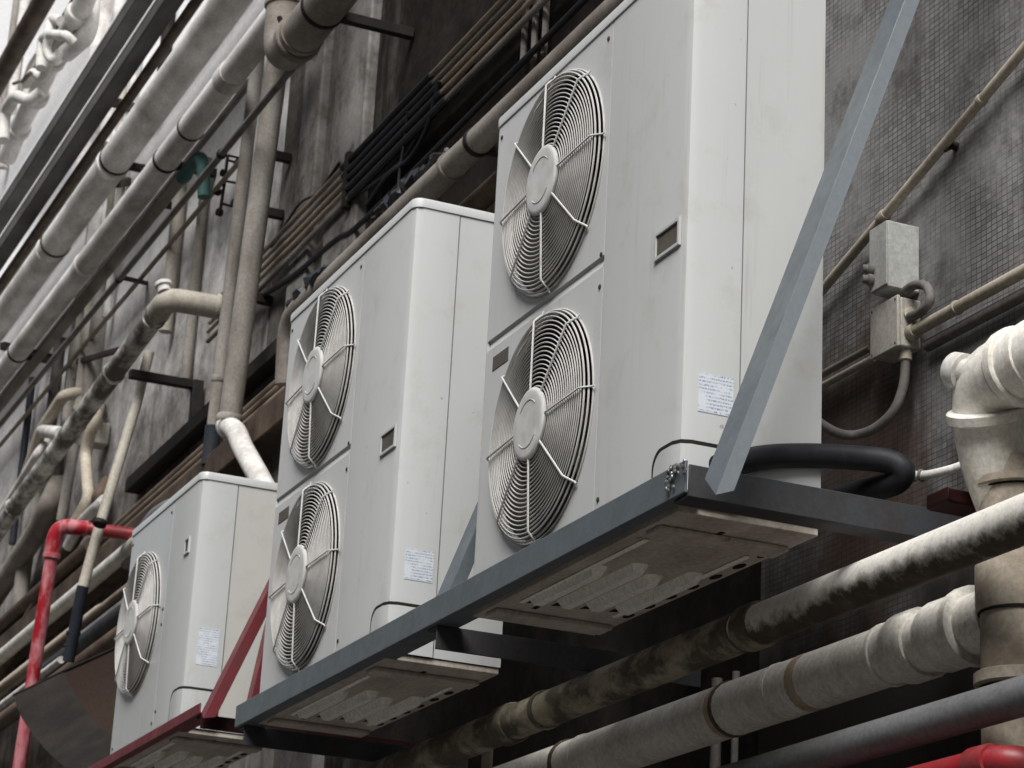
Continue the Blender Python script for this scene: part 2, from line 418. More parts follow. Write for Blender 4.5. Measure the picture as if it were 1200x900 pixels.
wall = thing('building_wall', 'long stained building wall of mosaic tile, sooty concrete and white paint behind all the pipes', 'wall', (0, WY, -2.7))
XA, XB, XC = .12, -3.75, -30
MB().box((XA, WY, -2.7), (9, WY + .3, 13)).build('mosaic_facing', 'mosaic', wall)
MB().box((XB, WY + .004, -2.7), (XA, WY + .3, 13)).build('concrete_panel', 'conc', wall)
MB().box((XC, WY, -2.7), (XB, WY + .3, 13)).build('painted_panel', 'painted', wall)
opp = thing('opposite_building', 'plain grey concrete building across the alley, behind the photographer', 'building', (0, -6.2, -2.7))  # unseen block added to cut low sky light and deepen contrast
MB().box((-34, -6.6, -2.7), (30, -6.2, 7.0)).build('facade', 'concgrey', opp)
for zz in (-1.2, 1.9, 5.0):
    for k in range(9):
        x = -22 + k*5.2
        MB().box((x, -6.2, zz), (x + 1.5, -6.17, zz + 1.6)).build('window', 'tray', opp, .01)
# concrete piers standing proud of the concrete panel (vertical ribs)
def pier(px, py, w, d, mat, ztop=6.0, zbot=-2.69):
    x = at(px, py, Y=WY - d).x
    MB().box((x - w/2, WY - d, zbot), (x + w/2, WY + .01, ztop)).build('pier', mat, wall, .008)
pier(408, 130, .34, .035, 'concgrey')
pier(360, 170, .22, .03, 'concgrey')

# ------------------------------------------------------------------ air conditioners
def rpanel_hole(mb, x0, x1, z0, z1, cx, cz, r, y, depth=.01, n=64):
    """flat panel with a round hole, plus its folded edges"""
    ang = sorted(set([2*math.pi*k/n for k in range(n)] + [math.atan2(zz-cz, xx-cx) % (2*math.pi) for xx in (x0, x1) for zz in (z0, z1)]))
    inn, out = [], []
    for a in ang:
        c, s_ = math.cos(a), math.sin(a)
        t = min((x1-cx)/c if c > 1e-9 else (x0-cx)/c if c < -1e-9 else 9, (z1-cz)/s_ if s_ > 1e-9 else (z0-cz)/s_ if s_ < -1e-9 else 9)
        inn.append((cx + r*c, y, cz + r*s_)); out.append((cx + t*c, y, cz + t*s_))
    rim = [(cx + (r-.004)*math.cos(a), y + .006, cz + (r-.004)*math.sin(a)) for a in ang]
    back = [(p[0], y + depth, p[2]) for p in out]
    mb.loft([back, out, inn, rim], True, False)

def make_grille(unit, cx, cz, r):
    gr = MB(); r0 = r * .33
    nr = 17
    prof = [(r0 + (r*.93 - r0) * k/(nr-1), -.024 + .004*(k/(nr-1))**2) for k in range(nr)] + [(r*.965, -.017), (r*.99, -.010), (r*1.005, -.002)]
    for rr, yy in prof:
        gr.tube([(cx + rr*math.cos(a), yy, cz + rr*math.sin(a)) for a in [2*math.pi*k/72 for k in range(72)]], .0015 if rr < r*.95 else .0022, 6, closed=True)
    o = gr.build('fan_grille', 'wire', unit)
    for k in range(8):
        a = R_(45*k + 3); c, s_ = math.cos(a), math.sin(a)
        pts = [(r*.25, -.027), (r*.94, -.023), (r*.975, -.016), (r*1.02, -.004), (r*1.05, -.002)]
        MB().tube([(cx + q*c, yy - .003, cz + q*s_) for q, yy in pts], .0023, 6).build('spoke', 'hub', o)
    h = MB()
    R = r * .315
    h.lathe((cx, -.024, cz), (0, -1, 0), [(0, R*.97), (.003, R), (.007, R), (.0095, R*.96), (.0105, R*.88), (.0103, R*.7), (.0103, .002)], 48)
    hb = h.build('hub_cap', 'hub', o)
    for a0, a1 in ((45, 145), (225, 325)):
        e = MB(); e.tube([(cx + R*.66*math.cos(R_(a)), -.0345, cz + R*.66*math.sin(R_(a))) for a in range(a0, a1 + 1, 8)], .0012, 5)
        e.build('embossed_mark', 'wire', hb)
    return o

def make_fan(unit, cx, cz, r, turn=0):
    f = MB()
    f.lathe((cx, .035, cz), (0, 1, 0), [(0, .02), (.002, r*.26), (.09, r*.28)], 32)
    for k in range(3):
        a0 = R_(120*k + turn); NA, NRr = 10, 6
        top, bot = [], []
        for i in range(NRr):
            q = r*(.25 + .68*i/(NRr-1))
            row = []
            for j in range(NA):
                u = j/(NA-1); a = a0 + R_(88)*(u - .08*i/(NRr-1) + .1*math.sin(u*3)*i/(NRr-1))
                row.append(Vector((cx + q*math.cos(a), .045 + .085*u - .02*u*u, cz + q*math.sin(a))))
            top.append(row)
        vs = [p for row in top for p in row] + [p + Vector((0, .004, 0)) for row in top for p in row]
        n = NA*NRr; fs = []
        for i in range(NRr-1):
            for j in range(NA-1):
                a_, b_, c_, d_ = i*NA+j, i*NA+j+1, (i+1)*NA+j+1, (i+1)*NA+j
                fs.append((a_, b_, c_, d_)); fs.append((a_+n, d_+n, c_+n, b_+n))
        edge = [i for i in range(NA)] + [i*NA+NA-1 for i in range(1, NRr)] + [(NRr-1)*NA + j for j in range(NA-2, -1, -1)] + [i*NA for i in range(NRr-2, 0, -1)]
        for i in range(len(edge)):
            a_, b_ = edge[i], edge[(i+1) % len(edge)]; fs.append((a_, a_+n, b_+n, b_))
        f.add(vs, fs, True)
    return f.build('fan', 'blade', unit)

def arc_pts(cx, cy, r, a0, a1, n=6): return [(cx + r*math.cos(R_(a0 + (a1-a0)*k/n)), cy + r*math.sin(R_(a0 + (a1-a0)*k/n))) for k in range(n+1)]

def make_unit(name, label, loc, W, D, H, fans, fx, fr, xs, seam, hand, lab, cover, cab, cabs, group=None, small=False):
    """fans: list of (z centre); everything local to the base corner, front at y = 0"""
    u = thing(name, label, 'air conditioner', loc, group)
    o = Vector(loc)
    class L(MB):
        def build(s, nm, mat, parent=None, **kw):
            s.v = [v + o for v in s.v]; return MB.build(s, nm, mat, parent, **kw)
    global _MB
    rc = .024; zt = H - .026
    # service cover: front right panel, rounded corner, side up to the seam
    pl = [(xs + .002, .012), (xs + .002, .0)] + arc_pts(W - rc, rc, rc, -90, 0, 2) + [(W, seam - .0015), (W - .012, seam - .0015)]
    c = L(); c.loft([[(x, y, .004) for x, y in pl], [(x, y, zt) for x, y in pl]], False, False); c.build('service_cover', cabs, u)
    # rear casing: side behind seam, back, left side
    pl = [(W - .012, seam + .0015), (W - .0005, seam + .0015), (W - .0005, D), (0, D), (0, .012), (.003, .003), (.012, .0005), (.014, .006)]
    c = L(); c.loft([[(x, y, .004) for x, y in pl], [(x, y, zt) for x, y in pl]], False, False); c.build('casing', cab, u)
    # lid with rounded corners and a small overhang
    def lidring(e, z): return [(x, y, z) for x, y in arc_pts(W - rc, rc, rc + e, -90, 0) + arc_pts(W - rc, D - rc, rc + e, 0, 90) + arc_pts(rc, D - rc, rc + e, 90, 180) + arc_pts(rc*.6, rc*.6, rc*.6 + e, 180, 270)]
    c = L(); c.loft([lidring(-.004, zt - .0), lidring(.003, zt + .0015), lidring(.0035, H - .006), lidring(.001, H - .001), lidring(-.006, H)], True, True, True); c.build('lid', cabs, u)
    c = L(); c.loft([lidring(-.006, zt - .004), lidring(-.006, zt + .002)], True, True); c.build('lid_seal', 'gap', u)
    # fan panels
    zs = [.004]
    if len(fans) == 2:
        mid = (fans[0] + fans[1]) / 2 + .0035
        spans = [(mid + .012, zt - .002, fans[0]), (.004, mid - .012, fans[1])]
    else: spans = [(.004, zt - .002, fans[0])]
    for (z0, z1, fz) in spans:
        c = L(); rpanel_hole(c, .014, xs - .001, z0, z1, fx, fz, fr*.985, 0.0, .012); c.build('fan_panel', cabs if small else 'cab_light', u)
        c = L()
        pr = [(.004, fr*.985 - .003), (.03, fr*.965), (.10, fr*.95), (.17, fr*.95)]
        c.loft([[(fx + q*math.cos(2*math.pi*k/48), y, fz + q*math.sin(2*math.pi*k/48)) for k in range(48)] for y, q in pr], True, False, True); c.build('fan_shroud', 'shroud', u)
    if len(fans) == 2:   # pressed groove between the two fan panels
        c = L()
        c.loft([[(x, .001, mid + .012), (x, .006, mid + .007), (x, .0045, mid + .000), (x, .0, mid - .012)] for x in (.018, xs - .002)], False, False)
        c.build('pressed_groove', cabs, u)
        c = L().box((.05, -.0012, mid - .068), (.135, .004, mid - .034)); gr = c.build('grip_recess', 'recess', u, bevel=.002)
    c = L().box((.03, .175, .03), (W - .06, .185, zt - .02)); c.build('coil', 'coil', u)
    # base pan with pressed ribs, feet
    c = L().box((.006, .004, -.012), (W - .004, D - .002, .003))
    c.build('base_pan', 'pan', u, bevel=.002)
    for k in range(4):
        y = D*(.17 + .205*k); x0, x1 = W*(.22 + .012*k), W*(.58 + .06*(k % 2))
        rows = []
        for yo, zz, e in ((-.019, -.0115, 0), (-.010, -.030, .012), (.010, -.030, .012), (.019, -.0115, 0)):
            rows.append([(x0 + e, y + yo, -.0115 if e else zz), (x0 + e + .02, y + yo*.9, zz), (x1 - e - .02, y + yo*.9, zz), (x1 - e, y + yo, -.0115 if e else zz)])
        rb = L(); rb.loft(rows, False, False); rb.build('pan_rib', 'panrib', u)
        L().lathe((x0 - .012, y, -.0122), (0, 0, -1), [(0, .016), (.0008, .016), (.001, .001)], 3).build('pan_slot', 'gap', u)
    for k in range(7):
        x = W*(.22 + .10*k)
        sl = L(); sl.loft([[(x + q*.022*math.cos(t_*math.pi/8), D - .020 + q*.009*math.sin(t_*math.pi/8), z_) for t_ in range(16)] for q, z_ in ((1, -.0122), (1, -.0130))]); sl.build('drain_slot', 'gap', u)
    for y_ in (.030, D - .050):
        L().box((W*.20, y_, -.0165), (W*.80, y_ + .012, -.0122)).build('pan_rib', 'panrib', u, bevel=.002)
    for (x, y) in ((W*.1, .05), (W*.18, .08), (W*.86, .06), (W*.9, .13)):
        L().box((x - .02, y - .005, -.0135), (x + .02, y + .005, -.0122)).build('pan_slot', 'gap', u)
    for x in (W*.06, W*.84):
        L().box((x, .012, -.023), (x + .06, D - .012, -.0125)).build('foot', 'pan', u, bevel=.003)
    for fz, t in zip(fans, (20, 67)):
        make_grille_local(u, o, fx, fz, fr); make_fan_local(u, o, fx, fz, fr, t)
    # handle recess: frame with dark pocket
    hx, hz, hw, hh = hand
    c = L()
    fo = [(hx-hw/2, hz-hh/2), (hx+hw/2, hz-hh/2), (hx+hw/2, hz+hh/2), (hx-hw/2, hz+hh/2)]
    t = .006
    fi = [(hx-hw/2+t, hz-hh/2+t), (hx+hw/2-t, hz-hh/2+t), (hx+hw/2-t, hz+hh/2-t), (hx-hw/2+t, hz+hh/2-t)]
    c.loft([[(x, .001, z) for x, z in fo], [(x, -.005, z) for x, z in fo], [(x, -.005, z) for x, z in fi], [(x, -.0008, z) for x, z in fi]], True, False)
    hr = c.build('handle_frame', cabs, u)
    L().box((hx-hw/2+t, -.0012, hz-hh/2+t), (hx+hw/2-t, .002, hz+hh/2-t)).build('handle_pocket', 'recess', hr)
    # spec label on the side
    y0, y1, z0, z1 = lab
    L().box((W - .001, y0, z0), (W + .0009, y1, z1)).build('spec_label', 'sticker', u)
    # pipe corner cover with rubber edge
    ch, cl, cd = cover
    for e, th, mt, nm in ((.008, .0016, 'gap', 'cover_gasket'), (0, .0028, cabs, 'corner_cover')):
        zz = ch + e; r1 = .035
        outl = []      # path length s along front->corner->side ; height
        sl = cl + e; sd = cd + e*.2
        prof = [(-sl, 0)] + [(-sl + r1 - r1*math.cos(R_(a)), zz - r1 + r1*math.sin(R_(a))) for a in range(0, 91, 15)] + [(-rc, zz), (0, zz), (rc, zz), (sd - .02, zz), (sd, zz)]
        def place(s, off):
            if s <= -rc: return (W + s, -off)
            if s >= rc: return (W + off, s)
            a = R_(-90 + (s + rc)/(2*rc)*90); return (W - rc + (rc + off)*math.cos(a), rc + (rc + off)*math.sin(a))
        c = L(); ra, rb_, rd = [], [], []
        for s_, h_ in prof:
            x, y = place(s_, th); x2, y2 = place(s_, 0)
            ra.append((x, y, .004)); rb_.append((x, y, max(h_, .0045))); rd.append((x2, y2, max(h_, .0045)))
        c.loft([ra, rb_, rd], False, False); c.build(nm, mt, u)
    for (x, z) in ((xs - .02, zt - .03), (.03, zt - .03), (xs - .012, H*.47), (xs - .012, .06), (xs + .02, .09), (.04, .05), (xs - .012, H*.53)):
        L().lathe((x, 0, z), (0, -1, 0), [(0, .0050), (.0022, .0048), (.003, .002)], 10).build('screw', 'rustpipe', u)
    return u

def make_grille_local(u, o, cx, cz, r):
    global MB
    g = make_grille(None_parent(u), cx, cz, r); return g
class _P: pass
def None_parent(u): return u
# build grilles/fans directly in world coordinates of the unit
def make_grille_local(u, o, cx, cz, r):
    return _offset(make_grille, u, o, cx, cz, r)
def make_fan_local(u, o, cx, cz, r, t):
    return _offset(make_fan, u, o, cx, cz, r, t)
def _offset(fn, u, o, *a):
    keep = MB.build
    def b(s, name, mat, parent=None, **kw):
        s.v = [v + o for v in s.v]; return keep(s, name, mat, parent, **kw)
    MB.build = b
    try: return fn(u, *a)
    finally: MB.build = keep

ZB = .108
big = dict(W=.94, D=.287, H=1.2073 - ZB + .026, fans=(.951 - ZB, .4195 - ZB), fx=.334, fr=.238, xs=.592, seam=.1182,
           hand=(.871, .6313 - ZB, .10, .055), lab=(.035, .105, .286 - ZB, .359 - ZB), cover=(.222 - ZB, .095, .1165), cab='cab', cabs='cab')
u1 = make_unit('condenser_unit', 'big white twin fan air conditioner nearest the camera, by the long grey brace', (0, 0, ZB), **big, group='twin fan air conditioners on the grey shelf')
u2 = copy_tree(u1)
u2.location = (-1.4565, .0056, ZB + .0113)
for ch in u2.children:
    if ch.name.startswith('fan') and not ch.name.startswith(('fan_panel', 'fan_shroud', 'fan_grille')):
        zc = big['fans'][0] if max(v.co.z for v in ch.data.vertices) > .6 else big['fans'][1]
        cc = Matrix.Translation((big['fx'], 0, zc)); ch.matrix_local = cc @ Matrix.Rotation(R_(41 if zc > .6 else -28), 4, 'Y') @ cc.inverted()
u2['label'] = 'white twin fan air conditioner in the middle, between the largest and the single fan unit'
u3 = make_unit('condenser_unit', 'small white air conditioner with a single fan on the red steel shelf', (-2.976, 0, .215), W=.786, D=.29, H=.773,
               fans=(.417,), fx=.225, fr=.225, xs=.50, seam=.115, hand=(.70, .56, .05, .05), lab=(.035, .098, .19, .30), cover=(.115, .10, .1135), cab='cab_warm', cabs='cab_glossy', small=True)

# ------------------------------------------------------------------ steel shelves
def angle_prof(a, b, t): return [(0, 0), (a, 0), (a, t), (t, t), (t, b), (0, b)]
sh = thing('steel_shelf', 'slate grey welded angle iron shelf carrying the two twin fan air conditioners', 'shelf', (0, 0, .09))
xr, xl, yf = 1.012, -1.545, -.024
# front rail : angle, vertical leg outside, horizontal leg under the feet
MB().loft([[(x, yf, .108), (x, yf + .062, .108), (x, yf + .062, .1135), (x, yf + .006, .1135), (x, yf + .006, .166), (x, yf, .166)] for x in (xl, xr)]).build('front_rail', 'slate', sh, .0015)
for x in (xl + .003, -.20):
    MB().loft([[(x, y, .1075), (x + .055, y, .1075), (x + .055, y, .055 + .0), (x + .049, y, .055), (x + .049, y, .1015), (x, y, .1015)] for y in (yf + .01, WY)]).build('cross_rail', 'slatedark', sh, .0015)
MB().loft([[(xr - .05, y, .100), (xr + .006, y, .100), (xr + .006, y, .158), (xr, y, .158), (xr, y, .106), (xr - .05, y, .106)] for y in (yf + .006, WY)]).build('end_rail', 'slatedark', sh, .0015)
# braces: angle iron from front corner up to the wall
def brace(parent, mat, p, q, wx, wy, t=.006, nm='brace', cut=(0, 0), flange=None):
    p, q = Vector(p), Vector(q); d = (q - p).normalized()
    a = Vector((-1, 0, 0)); b = d.cross(a); 
    if b.y < 0: b = -b
    pr = [(0, 0), (wx, 0), (wx, t), (t, t), (t, wy), (0, wy)]
    mb = MB(); mb.loft([[p + a*u_ + b*w_ + d*(cut[0]*u_/wx + cut[1]*w_/wy) for u_, w_ in pr], [q + a*u_ + b*w_ for u_, w_ in pr]])
    ob = mb.build(nm, mat, parent, .0012)
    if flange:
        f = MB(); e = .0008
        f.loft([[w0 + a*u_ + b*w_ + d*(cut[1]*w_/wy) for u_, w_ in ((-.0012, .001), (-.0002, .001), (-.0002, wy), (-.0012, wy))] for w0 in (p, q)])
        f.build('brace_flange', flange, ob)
    return ob
bp = at(838, 580, Y=-.035); bq = at(1060, 0, X=bp.x)
print('brace', bp, bq)
dd = (bq - bp); bq2 = bp + dd * ((WY - bp.y) / dd.y)
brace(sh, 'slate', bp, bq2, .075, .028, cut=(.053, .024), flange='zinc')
bp2 = Vector((-.145, -.012, .13)); bq3 = bp2 + (bq2 - bp)
brace(sh, 'slate', bp2, bq3, .075, .028)
w = MB()
for k in range(26):
    p = Vector((xr - .065 + random.random()*.075, yf - .002 + random.uniform(-.003, .002), .120 + random.random()*.047))
    w.lathe(p, (random.uniform(-.4,.4), -1, random.uniform(-.2,.4)), [(0, .0045), (.002, .004), (.0035, .001)], 8)
w.build('weld_bead', 'weld', sh)

rs = thing('steel_shelf', 'red painted angle iron shelf carrying the small single fan air conditioner', 'shelf', (-2.6, 0, .2))
rx0, rx1, ry = -3.25, -1.905, -.022
MB().loft([[(x, ry, .206), (x, ry + .055, .206), (x, ry + .055, .211), (x, ry + .005, .211), (x, ry + .005, .236), (x, ry, .236)] for x in (rx0, rx1)]).build('front_rail', 'redsteel', rs, .0015)
for x in (-3.1, rx1 - .052):
    MB().loft([[(x, y, .2055), (x + .05, y, .2055), (x + .05, y, .166), (x + .045, y, .166), (x + .045, y, .2005), (x, y, .2005)] for y in (ry + .008, WY)]).build('cross_rail', 'firedark', rs, .0015)  # cross rails coloured near black for the shade beneath the unit
p = at(238, 842, Y=ry - .008); q = at(318, 683, X=p.x); d = q - p; q = p + d*((WY - p.y)/d.y)
brace(rs, 'redsteel', p, q, .062, .03, cut=(.03, .02))
p = at(292, 830, Y=.18); q = at(313, 742, X=p.x); d = q - p; q = p + d*2.2
brace(rs, 'redsteel', p, q, .05, .04)

# ------------------------------------------------------------------ pipe helper
def pipe(name, label, cat, mat, pts, r, bend=0.0, segs=20, collars=(), clamps=(), group=None, cmat=None, extra=None):
    """pts world; collars: (t along first..last, thickness, halfwidth[, mat]); clamps: t -> bracket to wall (children)"""
    pts = [Vector(p) for p in pts]
    t = thing(name, label, cat, tuple((pts[0] + pts[-1]) / 2), group)
    MB().tube(pts, r, segs, bend).build('pipe_run', mat, t)
    rr = r if not isinstance(r, (list, tuple)) else r[0]
    def pos(px_or_t):
        if isinstance(px_or_t, (int, float)): 
            a, b = pts[0], pts[-1]; return a + (b - a)*px_or_t, (b - a).normalized()
        return px_or_t
    for c in collars:
        p, d = pos(c[0]); MB().ring(p, d, rr, c[2], c[1]).build('collar', c[3] if len(c) > 3 else (cmat or mat), t)
    for c in clamps:
        p, d = pos(c); b = MB()
        b.ring(p, d, rr, .012, .004); 
        b.box((p.x - .015, p.y + rr*.6, p.z - rr*.2 - .02), (p.x + .015, WY, p.z - rr*.2 + .015))
        b.build('wall_bracket', 'darksteel', t, .002)
    return t
def xrun(p0, p1, Y):
    """horizontal run parallel to the wall through two sighted points at depth Y"""
    a, b = at(*p0, Y=Y), at(*p1, Y=Y); z = (a.z + b.z)/2; a.z = b.z = z; return a, b
def on(pts_a, pts_b, px, Y):
    """point on a run nearest in x to pixel column px"""
    p = at(*px, Y=Y); d = (pts_b - pts_a).normalized(); s = (p - pts_a).dot(d); return pts_a + d*s, d

# ---- bottom right pipes
a, b = xrun((1198, 612), (640, 830), .36); a.x = 2.2; b.x = -1.9
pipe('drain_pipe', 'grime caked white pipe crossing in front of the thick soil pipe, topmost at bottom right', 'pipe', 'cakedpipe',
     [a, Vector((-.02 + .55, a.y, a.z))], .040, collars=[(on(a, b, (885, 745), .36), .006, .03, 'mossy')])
ta = Vector((.527, a.y, a.z))
pipe('drain_pipe', 'mossy brown length of pipe continuing under the shelf with a ribbed coupling', 'pipe', 'mossy', [ta, b], .041,
     collars=[(on(a, b, (598, 842), .36), .007, .035), (on(a, b, (640, 828), .36), .004, .01)])
a, b = xrun((1140, 735), (700, 885), .5); b.x = -1.2
a2 = at(1175, 720, Y=.5); a2.z = a.z
t = pipe('drain_pipe', 'thick white wrapped pipe with rust stains joining the soil pipe at a bell fitting', 'pipe', 'wrap', [a2, b], .056,
     collars=[(on(a, b, (1075, 750), .5), .010, .035), (on(a, b, (1120, 742), .5), .009, .05), (on(a, b, (1142, 735), .5), .015, .012),
              (on(a, b, (953, 793), .5), .0006, .017, 'rustband'), (on(a, b, (855, 824), .5), .0006, .011, 'rustband'), (on(a, b, (1045, 762), .5), .004, .006), (on(a, b, (1060, 757), .5), .004, .006), (on(a, b, (920, 803), .5), .0015, .008), (on(a, b, (860, 822), .5), .003, .006, 'brownpipe'), (on(a, b, (670, 885), .5), .004, .008, 'brownpipe'), (on(a, b, (690, 880), .5), .002, .006)])
a, b = xrun((1199, 827), (920, 887), .38); a.x = 2.2; b.x = -1.0
pipe('drain_pipe', 'plain dark grey pipe running below the thick white pipe', 'pipe', 'greypipe', [a, b], .032)
a, b = xrun((1165, 893), (1080, 913), .36); b.x = -.8
pipe('fire_pipe', 'glossy red pipe with rounded elbow in the bottom right corner', 'pipe', 'firered2', [b, a + Vector((.035, 0, 0)), a + Vector((.035, .3, -.02))], .025, bend=.06,
     collars=[((a + Vector((-.03, 0, 0)), Vector((1, 0, 0))), .005, .03)])

# ---- soil pipe with wye and cleanout
SY = .5
p0 = at(1192, 560, Y=SY); sx = p0.x; zb = at(1190, 447, Y=SY).z
t = thing('soil_pipe', 'thick beige soil pipe with branch elbow, flange joints and white cleanout at the right edge', 'pipe', (sx, SY, -.4))
MB().tube([(sx, SY, -2.7), (sx, SY, at(1190, 545, Y=SY).z)], .066, 28).build('stack', 'soil', t)
ez = at(1190, 420, Y=SY).z
el = at(1160, 452, Y=SY)
bz = at(1155, 449, Y=.43); bE = Vector((bz.x + .0, .43, bz.z))
MB().tube([(2.6, .43, bz.z), bE, at(1163, 530, Y=.46), at(1186, 590, Y=SY)], .062, 28, bend=.085).build('branch_elbow', 'wrap', t)
MB().ring(bE + Vector((.10, 0, 0)), (1, 0, 0), .062, .012, .008).ring(bE + Vector((.16, 0, 0)), (1, 0, 0), .062, .005, .004).build('elbow_socket', 'wrap', t)
for zz in (572, 690, 800):
    MB().ring((sx, SY, at(1190, zz, Y=SY).z - (.010 if zz == 572 else .048 if zz == 690 else .015)), (0, 0, 1), .066, .0015, .0035).build('joint_seam', 'gap', t)
MB().ring(bE + Vector((.086, 0, 0)), (1, 0, 0), .062, .0015, .004).build('joint_seam', 'gap', t)
q0, q1 = at(1157, 485, Y=.435), at(1163, 530, Y=.46)
MB().ring(q0, q1 - q0, .062, .010, .008).build('elbow_socket', 'wrap', t)
MB().ring((sx, SY, at(1190, 572, Y=SY).z), (0, 0, 1), .066, .008, .012).build('flange', 'soil', t)
MB().ring((sx, SY, at(1190, 690, Y=SY).z), (0, 0, 1), .066, .045, .008).build('flange', 'soil', t)
MB().ring((sx, SY, at(1190, 800, Y=SY).z), (0, 0, 1), .066, .012, .012).build('flange', 'soil', t)
cp = at(1150, 440, Y=.40)
co = MB(); co.lathe(cp, at(1117, 434, Y=.385) - cp, [(-.03, .024), (.038, .025), (.040, .033), (.066, .033), (.070, .030), (.070, .021), (.062, .018), (.062, .001)], 20)
co.build('cleanout_cap', 'whiteplastic', t)

sp = at(1092, 593, Y=.40)
s = MB(); s.loft([[(sp.x - .02 + i, y, sp.z - .004), (sp.x + .05 + i, y, sp.z - .004), (sp.x + .05 + i, y, sp.z + .022), (sp.x - .02 + i, y, sp.z + .022)] for y, i in ((.395, .012), (.40, .003), (.41, 0), (WY, 0))])
tag(s.build('support_bracket', 'firedark', bevel=.004), 'dark red steel support lug on the wall behind the topmost bottom pipe', 'bracket')

# ---- hose, white tube
hp = [at(840, 548, Y=.06), at(868, 541, Y=.11), at(905, 535, Y=.18), at(955, 534, Y=.27), at(1010, 537, Y=.36), at(1042, 541, Y=.405), at(1058, 551, Y=.425), at(1052, 564, Y=.425), at(1030, 572, Y=.41), at(1000, 578, Y=.385), at(965, 592, Y=.36), at(930, 606, Y=.34)]
def smooth(pts, n=5):
    out = []
    for i in range(len(pts) - 1):
        p0, p1, p2, p3 = pts[max(i-1, 0)], pts[i], pts[i+1], pts[min(i+2, len(pts)-1)]
        for k in range(n):
            u = k/n; out.append(.5*((2*p1) + (p2-p0)*u + (2*p0-5*p1+4*p2-p3)*u*u + (3*p1-p0-3*p2+p3)*u**3))
    return out + [pts[-1]]
tag(MB().tube(smooth(hp), .0225, 18).build('insulated_hose', 'rubber'), 'black foam insulated hose looping back behind the biggest air conditioner', 'hose')
wp = smooth([at(1050, 562, Y=.44), at(1066, 558, Y=.46), at(1090, 556, Y=.48), at(1118, 549, Y=.50), at(1142, 540, Y=.52)])
t = thing('drain_tube', 'short white tube between the black hose loop and the soil pipe', 'tube', tuple(wp[-1]))
MB().tube(wp, .0085, 12).build('tube_run', 'whiteplastic', t)
MB().ring(wp[6], wp[8] - wp[6], .0085, .004, .003).ring(wp[8], wp[9] - wp[8], .0085, .003, .003).build('hose_clip', 'flex', t)

# ---- boxes and conduits on the right wall
a, b = at(1230, 22, Y=.595), at(930, 380, Y=.595)
pipe('conduit', 'long beige conduit climbing diagonally across the mosaic wall at upper right', 'conduit', 'cream', [a, b], .0105, segs=12,
     collars=[(on(a, b, (1035, 255), .595), .003, .012), (on(a, b, (1150, 118), .595), .002, .006)])
c0 = at(1040, 335, Y=.545)
t = thing('switch_box', 'narrow grey metal box with two cable glands, above the beige junction box', 'box', (c0.x, WY, c0.z))
bx0, bx1 = c0.x - .060, c0.x
MB().box((bx0, .545, c0.z), (bx1, WY, c0.z + .142)).build('enclosure', 'metalbox', t, .003)
MB().box((bx0 - .002, .541, c0.z + .004), (bx1 + .002, .5445, c0.z + .139)).build('cover_plate', 'metalbox', t, .001)
for zz in (.050, .028):
    MB().lathe((bx0 + .012, .5405, c0.z + zz), (-.25, -1, 0), [(0, .011), (.006, .012), (.010, .012), (.012, .009), (.022, .008)], 16).build('cable_gland', 'flex', t)
j0 = at(1053, 400, Y=.56)
t = thing('junction_box', 'square beige junction box where the conduits meet', 'box', (j0.x, WY, j0.z))
jx0, jz0 = at(1022, 415, Y=.56).x, j0.z - .008
jz1 = at(1052, 347, Y=.56).z
MB().box((jx0, .564, jz0), (j0.x, .612, jz1)).build('enclosure', 'box', t, .004)
MB().box((jx0 - .002, .556, jz0 - .002), (j0.x + .002, .5635, jz1 + .002)).build('cover_plate', 'box', t, .0025)
for x in (jx0 + .006, j0.x - .006):
    for z in (jz0 + .006, jz1 - .006): MB().lathe((x, .556, z), (0, -1, 0), [(0, .0028), (.0012, .0024)], 8).build('screw', 'recess', t)
jz = (jz0 + jz1)/2
a = Vector((j0.x + .002, .588, at(1072, 388, Y=.588).z)); 
pipe('conduit', 'beige conduit running right from the junction box', 'conduit', 'cream', [a, a + Vector((1.6, 0, 0))], .0125, segs=14, collars=[((a + Vector((.008, 0, 0)), Vector((1, 0, 0))), .004, .010), ((a + Vector((.16, 0, 0)), Vector((1, 0, 0))), .002, .004)])
a = a + Vector((.03, .016, -.034))  # dark band below the conduit, drawn as a tube
pipe('cable', 'dark grey cable sagging along the wall below the beige conduit at right', 'cable', 'rodgrey', [a, a + Vector((1.6, 0, 0))], .012, segs=10)
a, b = xrun((1020, 404), (940, 455), .60); b.x -= 1.0
pipe('conduit', 'thin dirty conduit entering the junction box from the left, upper of two', 'conduit', 'dullpipe', [a, b], .0075, segs=10)
a, b = xrun((1024, 418), (950, 461), .595); b.x -= 1.0
pipe('conduit', 'thin cream conduit entering the junction box from the left, lower of two', 'conduit', 'cream', [a, b], .0075, segs=10)
fp = smooth([at(1061, 398, Y=.588), at(1061, 428, Y=.588), at(1058, 455, Y=.585), at(1047, 482, Y=.575), at(1025, 502, Y=.56), at(1000, 510, Y=.54), at(978, 506, Y=.50), at(955, 492, Y=.46)])
t = thing('flexible_conduit', 'grey flexible conduit drooping from the junction box to the biggest air conditioner', 'conduit', tuple(fp[0]))
MB().tube(fp, .0098, 12).build('conduit_run', 'flex', t)
MB().lathe(at(1061, 402, Y=.588), (0, 0, -1), [(0, .0135), (.036, .0135), (.038, .011)], 16).build('sleeve', 'cream', t)
fp = smooth([at(1064, 372, Y=.585), at(1078, 366, Y=.575), at(1090, 352, Y=.575), at(1086, 336, Y=.58), at(1072, 334, Y=.582), at(1060, 342, Y=.585)])
t = thing('flexible_conduit', 'short grey flexible conduit curling between the two wall boxes', 'conduit', tuple(fp[0]))
MB().tube(fp, .0095, 12).build('conduit_run', 'flex', t)
